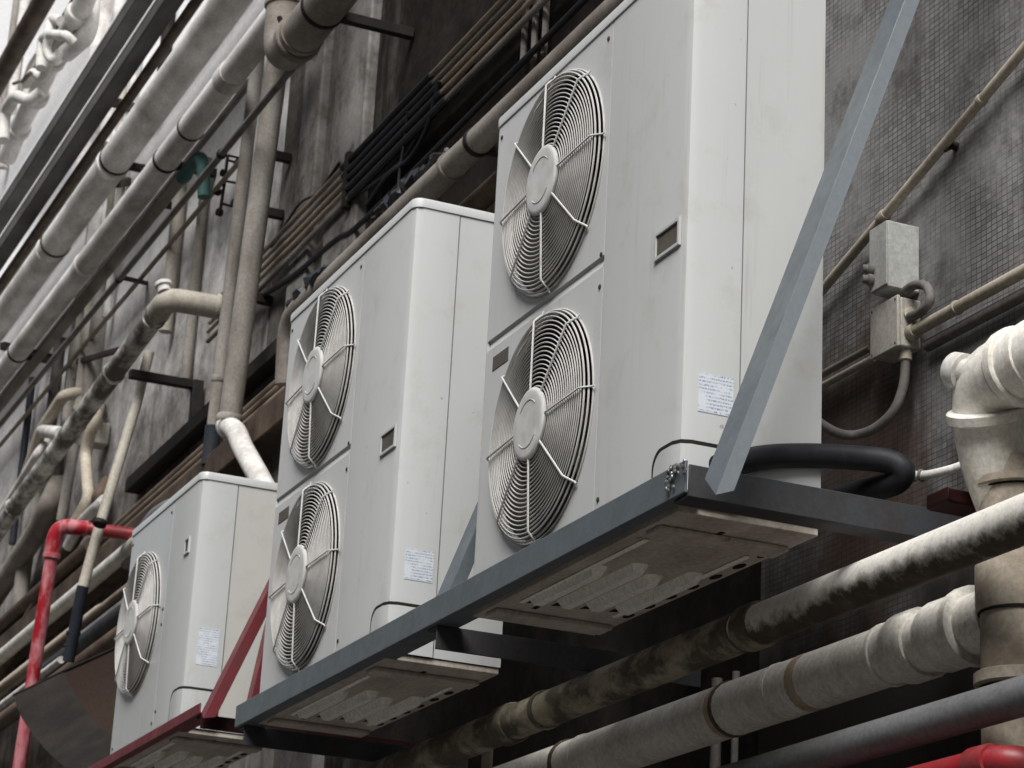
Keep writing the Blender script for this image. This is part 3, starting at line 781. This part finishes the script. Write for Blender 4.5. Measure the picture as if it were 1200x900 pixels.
MB().lathe(at(1062, 373, Y=.588), (1, -.1, .1), [(0, .015), (.012, .017), (.022, .015), (.024, .01)], 14).build('sleeve', 'cream', t)
hp_ = at(1121, 172, Y=WY)
s = MB(); s.lathe(hp_, (0, -1, .1), [(0, .010), (.012, .008), (.02, .003)], 9); s.tube([hp_ + Vector((0, -.006, 0)), hp_ + Vector((.004, -.03, -.018))], .003, 6)
tag(s.build('wall_bolt', 'darksteel'), 'rusty bolt stub left in the mosaic wall at upper right', 'bolt')

# ---- pipes above / behind the big units
a, b = xrun((700, 20), (345, 380), .45); a.x = .35; b.x = at(338, 384, Y=.45).x
pipe('drain_pipe', 'thick grey brown pipe passing close behind the tops of the twin fan units', 'pipe', 'dullpipe', [a, b, b + Vector((-.03, .02, -.22))], .040, bend=.1,
     collars=[(on(a, b, (530, 183), .45), .005, .010), ], clamps=[on(a, b, (560, 165), .45)])
KA, KB = a, b
fl = MB()
def blob(mb, p, d, L_, r, n=9, segs=12, seed=1):
    rnd = random.Random(seed); pts = []; rad = []
    for i in range(n):
        u = i/(n-1); pts.append(Vector(p) + Vector(d)*L_*u + Vector((0, rnd.uniform(-.012, .012), rnd.uniform(-.015, .015)))); rad.append(r*(.35 + .65*math.sin(math.pi*min(1, max(.08, u))))*rnd.uniform(.75, 1.25))
    mb.tube(pts, rad, segs)
q, d = on(a, b, (455, 245), .45)
blob(fl, q + Vector((-.10, -.005, .062)), (1, 0, 0), .62, .024, 30, 7, 3)
q2, d = on(a, b, (372, 325), .45)
tag(fl.build('plastic_wrapping', 'film'), 'crumpled black plastic film along the pipe top above the middle air conditioner', 'plastic film')
fl = MB()
blob(fl, q2 + Vector((-.22, -.015, .02)), (1, 0, 0), .42, .032, 22, 7, 5)
tag(fl.build('plastic_wrapping', 'film'), 'black plastic wrapping round the lower left end of the pipe behind the middle unit', 'plastic film')
a, b = xrun((576, 222), (530, 268), .56); a.x += 1.2; b.x -= .5
pipe('drain_pipe', 'brown pipe half hidden between the two twin fan units', 'pipe', 'brownpipe', [a, b], .036)
a, b = at(610, 75, Y=.585), at(430, 255, Y=.585); c = at(300, 352, Y=.585)
tag(MB().tube(smooth([a + (a-b)*.4, a, b, at(395, 280, Y=.585), at(345, 322, Y=.585), c]), .010, 8).build('cable', 'rubber'), 'black cable sagging above the thick pipe behind the middle unit', 'cable')
zs = []
for k, (yy, rr, mt) in enumerate(((157, .009, 'beigecable'), (168, .008, 'dullpipe'), (178, .009, 'beigecable'), (188, .008, 'beigecable'), (201, .010, 'dullpipe'))):
    p = at(440, yy, Y=.572 - .004*(k % 2)); zs.append(p)
    names = ['topmost of the five', 'second from the top of the five', 'middle one of the five', 'second from the bottom of the five', 'lowest of the five']
    t = pipe('conduit', 'thin beige conduit behind the units, ' + names[k] + ' parallel runs', 'conduit', mt, [Vector((1.2, p.y, p.z)), Vector((-4.4, p.y, p.z))], rr, segs=8, group='five parallel conduits on the dark wall')
    x0, x1 = at(402 + 3*k, 195, Y=.572).x, at(505 + 5*k, 100, Y=.572).x
    MB().tube([(x0, p.y, p.z), (x1, p.y, p.z)], rr + .004, 8).build('black_sleeve', 'rubber', t)
cl = MB().box((zs[2].x - .28, .556, zs[4].z - .03), (zs[2].x - .25, WY, zs[0].z + .03)); tag(cl.build('conduit_saddle', 'darksteel', bevel=.003), 'black saddle strap holding the five parallel conduits', 'bracket')
for k, px in enumerate((615, 627, 639)):
    x = at(px, 35, Y=.6).x
    pipe('conduit', ['left', 'middle', 'right'][k] + ' of three thin vertical conduits on the dark wall at top centre', 'conduit', 'dullpipev', [(x, .60, at(px, 72 - 5*k, Y=.6).z), (x, .60, 5)], .010, segs=8, group='three vertical conduits at top centre')

def cable(lbl, pts, r, mat='rubber'): tag(MB().tube(smooth(pz(*pts)), r, 8).build('cable', mat), lbl, 'cable')
def pz(*a): return [at(x, y, Y=Y) for x, y, Y in a]
cable('black cable hanging in a loop below the black conduit sleeves', ((515, 95, .56), (500, 150, .57), (480, 185, .57), (455, 205, .57), (430, 240, .57)), .008)
cable('thin black wire dangling straight down from the conduit sleeves', ((478, 130, .56), (474, 165, .57), (468, 205, .57), (466, 240, .57)), .005)
cable('black wire crossing diagonally behind the thick pipe at top centre', ((560, 60, .58), (535, 110, .58), (500, 140, .58), (470, 190, .58), (420, 228, .58)), .007)
cable('thin dark wire drooping between saddle strap and wide down pipe', ((398, 190, .58), (372, 226, .58), (350, 240, .58), (318, 290, .58)), .005)
for k, (p_, q_, r_, mt_, lb_) in enumerate((((20, 345), (150, 158), .013, 'darksteel', 'thin black line running between the cable ducts and the thickest drain pipe'),
        ((30, 395), (200, 175), .010, 'creamv', 'thin cream line just below the thickest drain pipe'), ((10, 455), (150, 275), .016, 'rodgrey', 'grey line just under the lower pale drain pipe'),
        ((5, 520), (120, 375), .011, 'beigecable', 'thin beige line below the grey diagonal rod at far left'), ((60, 40), (92, -5), .016, 'darksteel', 'thin black line left of the cable ducts at the very top'),
        ((5, 140), (60, 55), .014, 'creamv', 'thin pale line beside the white waste fittings at top left'))):
    a, b = xrun(p_, q_, .55); a.x = -29; b.x = -4.0
    pipe('cable_line', lb_, 'cable', mt_, [a, b], r_, segs=8)

# ---- big elbow and vertical pipes
EY = .30
c = at(331, 68, Y=EY); ux = at(397, 0, Y=EY)
t = pipe('drain_pipe', 'thick dull grey drain pipe turning through a big elbow at top left of centre', 'pipe', 'dullpipe',
         [c + Vector((0, 0, 2.5)), c, c + Vector((3.2, 0, .0))], .072, bend=.10, segs=28,
         collars=[((c + Vector((.16, 0, 0)), Vector((1, 0, 0))), .010, .018), ((c + Vector((0, 0, .20)), Vector((0, 0, 1))), .007, .01), ((c + Vector((.21, 0, 0)), Vector((1, 0, 0))), .006, .006)],
         clamps=[(c + Vector((.42, 0, 0)), Vector((1, 0, 0)))])
MB().lathe(c + Vector((.15, -.06, .055)), (0, -.5, 1), [(0, .010), (.02, .009), (.022, .005)], 8).build('bolt', 'darksteel', t)
a, b = at(331, 30, Y=.44), at(268, 500, Y=.44)
t = pipe('down_pipe', 'wide brown grey down pipe below the big elbow, ending in a white bend', 'pipe', 'dullpipev', [a, b], .041, collars=[((b + Vector((0, 0, .03)), Vector((0, 0, 1))), .006, .014)])
MB().tube([b, at(277, 505, Y=.44), at(283, 522, Y=.44), at(304, 560, Y=.42), at(330, 610, Y=.42)], .038, 20, bend=.05).ring(b, b - at(280, 512, Y=.44), .038, .012, .008).build('white_bend', 'whiteplastic', t)
a, b = at(303, 60, Y=.52), at(245, 545, Y=.52)
t = pipe('down_pipe', 'narrower grey down pipe left of the wide one, dark sleeve at its foot', 'pipe', 'dullpipev', [a, b], .027, collars=[(.80, .004, .012)])
MB().tube([b + (a-b)*.09, b], .032, 16).build('dark_sleeve', 'bluegrey', t)
a, b = at(316, 95, Y=.50), at(272, 430, Y=.50)
pipe('conduit', 'thin pale conduit squeezed between the two down pipes', 'conduit', 'creamv', [a, b], .011, segs=8, clamps=[.25, .45, .75])

# ---- upper left runs
a, b = xrun((196, 110), (60, 286), .40); a, b = b, a; a.x = -29; b.x = at(330, -40, Y=.40).x + 1.5
pipe('drain_pipe', 'thickest pale drain pipe of the upper left runs, with ringed joints', 'pipe', 'palepipe', [a, b], .073, segs=28,
     collars=[(on(a, b, (132, 190), .40), .006, .02), (on(a, b, (68, 262), .40), .006, .012, 'rustpipe'), (on(a, b, (62, 270), .40), .004, .006)],
     clamps=[on(a, b, (135, 192), .40), on(a, b, (283, 18), .40)])
a, b = xrun((266, 100), (105, 300), .40); a, b = b, a; a.x = -29; b.x = at(302, 62, Y=.40).x + .32
pipe('drain_pipe', 'pale stained drain pipe ending at the big elbow, second thickest at upper left', 'pipe', 'palepipe', [a, b], .054, segs=28,
     collars=[(on(a, b, (268, 105), .40), .005, .05), (on(a, b, (222, 165), .40), .004, .008, 'rustpipe'), (on(a, b, (100, 315), .40), .004, .01)],
     clamps=[on(a, b, (190, 232), .40), on(a, b, (20, 425), .40)])
a, b = xrun((20, 478), (320, 100), .34); a.x = -29; b.x += .22
pipe('conduit_rod', 'thin grey rod running diagonally below the pale drain pipes', 'rod', 'rodgrey', [a, b], .014, segs=10, collars=[(on(a, b, (260, 178), .34), .005, .012, 'darksteel'), (on(a, b, (140, 325), .34), .004, .01, 'darksteel')])
for k, ((p, q), hw, hh, lab_) in enumerate(((((20, 222), (150, 30)), .040, .034, 'upper dark grey cable duct with pale rim at upper left'), (((20, 262), (170, 55)), .040, .034, 'lower dark grey cable duct with pale rim at upper left'))):
    a, b = xrun(p, q, .35 + .0*k); a.x = -29; b.x = -2.8
    t = thing('cable_duct', lab_, 'cable duct', tuple((a+b)/2))
    MB().loft([[(x, a.y - hw, a.z - hh), (x, a.y + hw, a.z - hh), (x, a.y + hw, a.z + hh), (x, a.y - hw, a.z + hh)] for x in (a.x, b.x)]).build('duct_body', 'tray', t, .006)
    MB().loft([[(x, a.y - hw - .004, a.z + hh + .001), (x, a.y + hw, a.z + hh + .001), (x, a.y + hw, a.z + hh + .02), (x, a.y - hw - .004, a.z + hh + .02)] for x in (a.x, b.x)]).build('rim', 'trayrim', t, .003)
a, b = xrun((20, 300), (170, 95), .42); a.x = -29; b.x = at(240, -20, Y=.42).x + 1.0
pipe('conduit', 'thin brown conduit just under the two cable ducts', 'conduit', 'rustpipe', [a, b], .024, segs=10)
a, b = xrun((20, 320), (120, 175), .46); a.x = -29; b.x = -6.2
pipe('conduit', 'thin pale conduit lowest under the two cable ducts', 'conduit', 'creamv', [a, b], .016, segs=10)
a, b = xrun((0, 88), (50, 5), .36); a.x = -29; b.x = at(80, -30, Y=.36).x
pipe('drain_pipe', 'reddish brown pipe across the extreme top left corner', 'pipe', 'rustpipe', [a, b], .058)
# plumbing cluster
q = [at(108, -20, Y=.38), at(92, 18, Y=.38), at(62, 68, Y=.40), at(42, 112, Y=.40), at(22, 150, Y=.42), at(8, 185, Y=.42)]
t = thing('waste_pipes', 'cluster of white and grey waste pipe fittings with traps at top left', 'plumbing', tuple(q[-1]))
MB().tube(q, .055, 18, bend=.12).build('main_pipe', 'palepipe', t)
for p, n, r in ((q[1], q[0]-q[1], .06), (q[2], q[1]-q[2], .064), (q[3], q[2]-q[3], .062), (q[4], q[3]-q[4], .06)): MB().ring(p, n, r, .035, .012).build('collar', 'whiteplastic', t)
def pz(*a): return [at(x, y, Y=Y) for x, y, Y in a]
MB().tube(pz((72, 25, .34), (60, 22, .32), (57, 42, .30), (50, 45, .30), (48, 80, .30)), .030, 12, bend=.07).build('trap', 'whiteplastic', t)
MB().tube(pz((86, 50, .32), (78, 42, .28), (58, 40, .27), (54, 60, .27), (62, 72, .30), (70, 62, .33)), .026, 12, bend=.06).build('trap', 'whiteplastic', t)
MB().tube(pz((58, 72, .34), (50, 92, .33), (38, 84, .32), (30, 100, .32)), .024, 12, bend=.05).build('trap', 'whiteplastic', t)
MB().tube(pz((45, 62, .34), (36, 75, .33), (28, 98, .33), (22, 120, .33)), .018, 10, bend=.05).build('trap', 'palepipe', t)
MB().tube(pz((48, 108, .36), (36, 118, .32), (18, 112, .30), (6, 130, .30), (4, 165, .30)), .034, 12, bend=.08).build('trap', 'whiteplastic', t)
MB().tube(pz((26, 96, .30), (30, 90, .29), (36, 86, .29)), .012, 8).tube(pz((16, 98, .30), (22, 96, .30)), .010, 8).build('valve_lever', 'brownpipe', t)
MB().tube(pz((108, -10, .44), (104, 40, .44), (78, 62, .41)), .05, 14, bend=.12).build('grey_bend', 'palepipe', t)
# green elbow and its pipe
g0, g1, g2 = at(150, 285, Y=.46), at(238, 178, Y=.46), at(222, 215, Y=.52)
t = pipe('drain_pipe', 'dull pipe ending in a dark green elbow between the pale pipe and the grey rod', 'pipe', 'dullpipe', [Vector((g0.x - 4, g0.y, g1.z)), Vector((g1.x - .25, g1.y, g1.z))], .024)
MB().tube([Vector((g1.x - .30, g1.y, g1.z)), Vector((g1.x, g1.y, g1.z)), Vector((g1.x + .01, g1.y + .02, g1.z - .20))], .027, 18, bend=.13).ring(Vector((g1.x - .27, g1.y, g1.z)), (1, 0, 0), .027, .03, .004).build('green_elbow', 'green', t)
# hook rack
hk = MB(); HY = .56
hkt = thing('insulator_rack', 'small black iron rack with stubby pegs on the pale wall left of the down pipes', 'rack', tuple(at(258, 248, Y=WY)))
hk.tube(pz((267, 182, HY), (263, 215, HY), (258, 248, HY)), .007, 8).build('post', 'darksteel', hkt)
for x0, y0, x1, y1 in ((267, 182, 284, 186), (268, 188, 282, 192), (264, 212, 284, 216), (258, 238, 276, 243)): MB().tube([at(x0, y0, Y=HY), at(x1, y1, Y=WY)], .0055, 8).build('arm', 'darksteel', hkt)
for x, y in ((279, 191), (262, 203), (275, 238), (255, 225), (257, 249)): MB().lathe(at(x, y, Y=HY), (.3, -1, 0), [(-.012, .004), (-.010, .016), (.010, .016), (.012, .004)], 10).build('peg', 'darksteel', hkt)

# ---- cleanout pipe in the middle left
CY = .30
top = at(197, 350, Y=CY); lowa = at(12, 602, Y=CY); ref = at(120, 455, Y=CY)
bx = ref - top; bx = (lowa - top)
a0 = top + bx*1.5
t = pipe('drain_pipe', 'weathered white pipe with screw cap turning into the wall at middle left', 'pipe', 'whitepipe', [a0, top + bx*.02], .042, segs=22,
         collars=[(((top + bx*.055), bx), .006, .012), (((top + bx*.075), bx), .006, .006), (((top + bx*.30), bx), .006, .012), (((top + bx*.97), bx), .007, .014)])
MB().tube([top + bx*.05, top, Vector((top.x + .03, WY, top.z - .005))], .046, 22, bend=.09).ring(Vector((top.x + .018, top.y + .19, top.z)), (0, 1, 0), .046, .01, .004).build('elbow', 'creamv', t)
MB().lathe(top + Vector((-.015, -.012, .03)), (-.25, -.2, 1), [(0, .026), (.024, .026), (.026, .034), (.040, .034), (.042, .03), (.042, .02), (.038, .016), (.038, .001)], 18).build('screw_cap', 'whiteplastic', t)
for u in (.42, .47, .54, .62, .70, .76, .82):
    p = top + bx*u; MB().lathe(p + Vector((0, -.01, .038)), bx, [(-.028, .004), (-.015, .014), (.012, .012), (.026, .004)], 8).build('mortar_drip', 'whiteplastic', t)
brk = MB(); 
def sq(mb, p, q, w): mb.bar(p, q, [(-w, -w), (w, -w), (w, w), (-w, w)])
p1, p2, p3 = at(152, 438, Y=.30), at(231, 452, Y=.585), at(228, 498, Y=.585)
sq(brk, p1, p2, .018); sq(brk, p2 + Vector((0, 0, .018)), p3, .022)
tag(brk.build('pipe_bracket', 'darksteel', bevel=.003), 'black right angled bracket holding the capped white pipe off the wall', 'bracket')
a, b = xrun((155, 568), (275, 462), .585); b.x += .6
s = MB().loft([[(x, .555, a.z - .032), (x, WY, a.z - .032), (x, WY, a.z + .032), (x, .555, a.z + .032)] for x in (a.x, b.x)])
tag(s.build('wall_rail', 'darksteel', bevel=.004), 'thick black rail on the wall running behind the down pipes', 'rail')
# beige cables/conduits under the rail, and brown duct
for k, yy in enumerate((566, 573, 581, 590)):
    a, b = xrun((190, yy), (200, yy - 7), .59 - .006*k); a.x = -29; b.x = -1.2
    pipe('conduit', ['topmost', 'second', 'third', 'lowest'][k] + ' of four beige conduits sloping below the black wall rail', 'conduit', 'beigecable', [a, b], .0115, segs=8, group='four beige conduits below the black rail')
a, b = xrun((170, 622), (225, 575), .54); a.x = -29; b.x = -1.4
s = MB().loft([[(x, .50, a.z - .06), (x, WY, a.z - .06), (x, WY, a.z + .055), (x, .50, a.z + .055)] for x in (a.x, b.x)])
tag(s.build('cable_duct', 'rustpipe', bevel=.006), 'brown rusty duct below the four beige conduits', 'cable duct')
tag(MB().tube(smooth(pz((235, 590, .40), (205, 592, .40), (182, 605, .40), (165, 630, .42), (150, 660, .45))), .030, 14).build('insulated_hose', 'greypipe'), 'grey hose arching behind the top of the small air conditioner', 'hose')

# ---- standpipes at lower left
t = thing('down_pipe', 'slim cream pipe leaning down to a navy sleeve beside the small unit', 'pipe', tuple(at(80, 772, Y=.22)))
q = pz((175, 412, .38), (160, 474, .36), (118, 612, .24), (97, 688, .20), (80, 775, .20))
MB().tube(q[:4], .0215, 16).build('cream_length', 'creamv', t)
MB().tube([q[3] + (q[2]-q[3])*.02, q[4]], .0235, 16, bend=.05).ring(at(86, 742, Y=.20), (0, 0, 1), .0235, .006, .005).ring(at(83, 757, Y=.20), (0, 0, 1), .0235, .006, .005).build('navy_sleeve', 'bluegrey', t)
MB().ring(at(117, 613, Y=.22), q[1]-q[2], .0215, .01, .006).build('collar', 'darksteel', t)
FY = .12
e0 = at(66, 616, Y=FY)
t = thing('fire_pipe', 'chipped red and pink pipe rising at lower left and elbowing into the wall', 'pipe', tuple(at(25, 900, Y=FY)))
bt = at(20, 915, Y=FY); dn = (bt - e0)
MB().tube([e0 + dn*1.4, e0 + dn*.1], .0265, 18).build('riser', 'firered', t)
MB().tube([e0 + dn*.13, e0, e0 + Vector((.03, .12, 0))], .031, 18, bend=.055).ring(e0 + dn*.12, dn, .030, .010, .005).build('elbow', 'firered', t)
MB().tube([e0 + Vector((.025, .10, 0)), e0 + Vector((.11, WY - FY, -.01))], .0265, 18).build('wall_branch', 'firered2', t)
ef = e0 + Vector((.10, WY - FY - .10, -.01))
MB().lathe(ef, (.2, 1, 0), [(0, .03), (.004, .055), (.05, .055), (.06, .04)], 18).lathe(ef + Vector((-.01, -.01, -.06)), (0, -1, -.3), [(0, .022), (.03, .022), (.034, .012)], 12).build('valve_body', 'firedark', t)

# ---- horizontals behind at lower left
def run(lbl, p, q, Y, r, mat, name='pipe_length', cat='pipe', xa=None, xb=None, bend=None, **kw):
    a, b = xrun(p, q, Y)
    if xa is not None: a.x = xa
    if xb is not None: b.x = xb
    return pipe(name, lbl, cat, mat, [a, b] + (bend and [b + Vector(bend)] or []), r, bend=.06 if bend else 0, segs=16, **kw)
run('clean white pipe running behind the chipped red riser to the small unit', (10, 750), (148, 662), .42, .032, 'whiteplastic', xa=-29, xb=at(172, 645, Y=.42).x)
run('brown pipe just above the clean white pipe at lower left', (15, 722), (95, 650), .52, .036, 'brownpipe', xa=-29, xb=at(108, 640, Y=.52).x)
run('dusty beige pipe with a bent end below the clean white pipe', (20, 805), (118, 703), .40, .030, 'cream', xa=-29, xb=at(122, 700, Y=.40).x, bend=(.22, .05, -.03))
run('tan rod crossing behind the foot of the red riser', (0, 812), (85, 735), .36, .018, 'beigecable', xa=-29, xb=at(165, 690, Y=.36).x)
run('thin white pipe lying just above the sheet metal chute', (5, 826), (70, 772), .26, .015, 'whiteplastic', xa=-29, xb=at(72, 770, Y=.26).x)
run('brown pipe lowest behind the sheet metal chute', (0, 850), (60, 800), .34, .036, 'brownpipe', xa=-29, xb=at(160, 760, Y=.34).x)
run('black insulated pipe with pale upper edge leading behind the small unit', (95, 762), (140, 722), .34, .044, 'rubber', xa=at(84, 775, Y=.34).x - .6, xb=at(165, 700, Y=.34).x, name='insulated_pipe')
run('pale pipe above the black insulated pipe by the small unit', (90, 745), (138, 718), .38, .020, 'whiteplastic', xa=at(98, 755, Y=.38).x, xb=at(165, 696, Y=.38).x)
# small knees and uprights behind the capped pipe
def knee(lbl, pts, r, mat, name='waste_pipe'):
    tag(MB().tube(pz(*pts), r, 14, bend=.07).build(name, mat), lbl, 'pipe')
knee('old beige pipe with a knee, left of the capped white pipe', ((30, 560, .50), (48, 505, .50), (75, 463, .50), (95, 460, .58)), .030, 'cream')
knee('pale stub pipe poking out under the beige knee pipe', ((50, 505, .50), (72, 508, .40)), .032, 'palepipe')
knee('cream pipe with elbow standing behind the capped white pipe', ((120, 470, .64), (112, 488, .50), (100, 530, .50), (104, 585, .50), (88, 612, .46)), .027, 'cream')
knee('straight grey upright behind the capped white pipe', ((88, 520, .54), (72, 610, .54)), .026, 'dullpipev')
knee('thin dirty white pipe at the left edge beyond the capped pipe', ((60, 512, .64), (45, 530, .46), (15, 580, .46), (-40, 670, .46)), .022, 'palepipe')
knee('fat brown grey pipe sagging at the left edge', ((72, 560, .64), (60, 588, .52), (42, 625, .52), (-30, 735, .52)), .055, 'dullpipe')
knee('tan pipe with a joint sloping above the clean white pipe', ((130, 560, .66), (118, 580, .54), (82, 640, .54), (40, 715, .54), (0, 790, .54)), .034, 'brownpipe')
knee('grey brown waste pipe hanging in the gloom left of the red elbow', ((50, 560, .55), (44, 600, .55), (30, 650, .55), (22, 720, .55)), .040, 'dullpipev')
knee('pale bend behind the arm of the red elbow', ((128, 580, .66), (118, 590, .50), (95, 612, .48), (80, 640, .48)), .026, 'palepipe')
tag(MB().box(at(118, 512, Y=.585) + Vector((-.05, -.06, -.05)), at(118, 512, Y=.585) + Vector((.05, .03, .06))).build('meter_box', 'box', bevel=.008), 'small cream meter box on the wall right of the capped pipe', 'box')

# vertical conduits on the far left wall
cols = [(196, 40, 0.0, .030, 'darksteel'), (135, 190, 0, .018, 'creamv'), (112, 230, 0, .026, 'dullpipev'), (150, 150, 0, .020, 'palepipe'), (122, 330, 0, .045, 'dullpipev'),  # first entry is a black tube drawn in place of a dark wall gap
        (105, 370, 0, .030, 'creamv'), (92, 350, 0, .020, 'tray'), (205, 280, 0, .030, 'creamv'), (68, 420, 0, .030, 'tray'), (35, 470, 0, .020, 'bluegrey'), (128, 120, 0, .035, 'palepipe'),
        (25, 30, 0, .03, 'palepipe'), (12, 60, 0, .025, 'dullpipev'), (120, 20, 0, .05, 'palepipe'), (232, 300, 0, .022, 'dullpipev'), (86, 430, 0, .028, 'dullpipev')]
words = ['black upright gap strip high on the white wall at top left', 'cream upright conduit behind the thickest pale drain pipe', 'brown grey upright pipe behind the second pale drain pipe',
         'pale upright pipe beside the rusty bracket at upper left', 'wide grey brown upright pipe crossed by the thin grey rod', 'cream upright pipe left of the widest grey brown upright',
         'thin dark upright pipe between pale drain pipe and grey rod', 'cream upright pipe below the dark green elbow', 'dark grey upright pipe under the lower pale drain pipe', 'thin navy upright pipe at the far left edge',
         'pale upright pipe high up behind the cable ducts', 'pale upright strip in the extreme top left corner', 'brown grey upright strip at the extreme left edge under the corner pipe', 'wide pale upright pipe at the top behind the cable ducts',
         'grey upright pipe right of the dark green elbow', 'dull upright pipe far left below the thin grey rod']
ends = {4: (300, 480), 5: (300, 470), 6: (310, 600), 7: (228, 380), 8: (400, 560), 9: (450, 620), 14: (200, 430), 15: (400, 500), 0: (-20, 110)}
for k, (px, py, _, r, mt) in enumerate(cols):
    p = at(px, py, Y=.59 - (.01 if k % 2 else 0))
    z0, z1 = p.z - 1.0, p.z + 1.2
    if k in ends: z1, z0 = at(px, ends[k][0], Y=.59).z, at(px, ends[k][1], Y=.59).z
    pipe('upright_pipe', words[k], 'pipe', mt, [(p.x, p.y, z0), (p.x, p.y, z1)], r, segs=12)
def stub(lbl, p, q, Y0, w, mat):
    s = MB(); sq(s, at(*p, Y=Y0), at(*q, Y=WY), w); tag(s.build('wall_bracket', mat, bevel=.003), lbl, 'bracket')
stub('rust red bracket arm on the white wall beside the thickest drain pipe', (134, 120), (158, 127), .42, .022, 'rustpipe')
stub('rust red bracket arm between the two pale drain pipes', (136, 215), (150, 212), .46, .020, 'rustpipe')
stub('dark bracket arm under the dark green elbow', (186, 238), (205, 242), .46, .016, 'darksteel')
stub('long black bracket arm under the lower pale drain pipe at far left', (2, 405), (60, 420), .33, .02, 'darksteel')
stub('dark red bracket arm meeting the capped white pipe', (140, 410), (88, 425), .36, .012, 'firedark')
stub('dark bracket arm tying the grey rod to the wall', (142, 325), (172, 332), .34, .010, 'darksteel')

# sheet metal chute
La = [(16, 815), (24, 838), (40, 862), (60, 885), (84, 905), (105, 918)]
Ra = [(74, 787), (79, 802), (90, 822), (106, 844), (126, 864), (150, 880)]
t = thing('metal_chute', 'curved dirty sheet metal chute left of the small air conditioner', 'chute', tuple(at(60, 890, Y=.0)))
LA = smooth([at(x, y, Y=-.02) for x, y in La], 4); RA = smooth([at(x, y, Y=.12) for x, y in Ra], 4)
n_ = len(LA); off = Vector((.004, .006, .004))
c = MB(); c.add(LA + RA + [p + off for p in LA] + [p + off for p in RA],
      [(i, i+1, n_+i+1, n_+i) for i in range(n_-1)] + [(2*n_+i, 3*n_+i, 3*n_+i+1, 2*n_+i+1) for i in range(n_-1)] + [(i, 2*n_+i, 2*n_+i+1, i+1) for i in range(n_-1)] + [(n_+i, n_+i+1, 3*n_+i+1, 3*n_+i) for i in range(n_-1)], True)
c.build('curved_sheet', 'sheet', t)
e1, e2 = at(148, 754, Y=.26), at(165, 885, Y=.26)
poly = [p + Vector((.002, .004, 0)) for p in RA]
c = MB(); far = [e1 + (e2 - e1)*(i/(n_-1)) for i in range(n_)]
c.add(poly + far + [p + Vector((0, .004, 0)) for p in poly] + [p + Vector((0, .004, 0)) for p in far], [(i, i+1, n_+i+1, n_+i) for i in range(n_-1)] + [(2*n_+i, 3*n_+i, 3*n_+i+1, 2*n_+i+1) for i in range(n_-1)] + [(0, n_, 3*n_, 2*n_)], True)
c.build('end_sheet', 'sheet2', t)
MB().tube([LA[0], RA[0], e1], .006, 8).build('rolled_rim', 'sheet', t)

# verticals on the dark wall under the shelf
for k, (px, py, r, lbl) in enumerate(((840, 720, .012, 'pale upright conduit under the shelf, left of a pair behind the bottom pipes'), (862, 715, .008, 'thin pale upright conduit under the shelf, right of a pair'), (572, 870, .014, 'stub of pale pipe dropping from the mossy pipe under the shelf'))):
    x = at(px, py, Y=.59).x
    zt_ = .05 if k < 2 else at(572, 858, Y=.40).z
    xx = x if k < 2 else at(572, 870, Y=.40).x; yy = .595 if k < 2 else .40
    pipe('conduit', lbl, 'conduit', 'dullpipev', [(xx, yy, -1.5), (xx, yy, zt_)], r, segs=10)

# ------------------------------------------------------------------ light
SUN_EL, SUN_AZ = R_(50), None
sd = Vector((1.0, -.75, 0)).normalized()      # horizontal direction towards the sun
el = SUN_EL
tosun = Vector((sd.x*math.cos(el), sd.y*math.cos(el), math.sin(el)))
sl = bpy.data.lights.new('sun', 'SUN'); sl.energy = 1.5; sl.angle = R_(40); sl.color = (1.0, .985, .965)
so = bpy.data.objects.new('sun', sl); COL.objects.link(so); so.location = (3, -3, 8)
so.rotation_euler = (-tosun).to_track_quat('-Z', 'Y').to_euler()
w = bpy.data.worlds.new('World'); scene.world = w; w.use_nodes = True
nt = w.node_tree
bg = nt.nodes['Background']
sky = nt.nodes.new('ShaderNodeTexSky'); sky.sky_type = 'NISHITA'; sky.sun_disc = False
sky.sun_elevation = el; sky.sun_rotation = math.atan2(tosun.x, tosun.y)
sky.dust_density = 4.0; sky.air_density = 1.0
hs = nt.nodes.new('ShaderNodeHueSaturation'); hs.inputs['Saturation'].default_value = .38
nt.links.new(sky.outputs[0], hs.inputs['Color']); nt.links.new(hs.outputs[0], bg.inputs['Color'])
bg.inputs['Strength'].default_value = .05
scene.view_settings.view_transform = 'Standard'; scene.view_settings.look = 'None'
scene.view_settings.exposure = 1.58; scene.view_settings.gamma = 1.0
scene.view_settings.use_curve_mapping = False
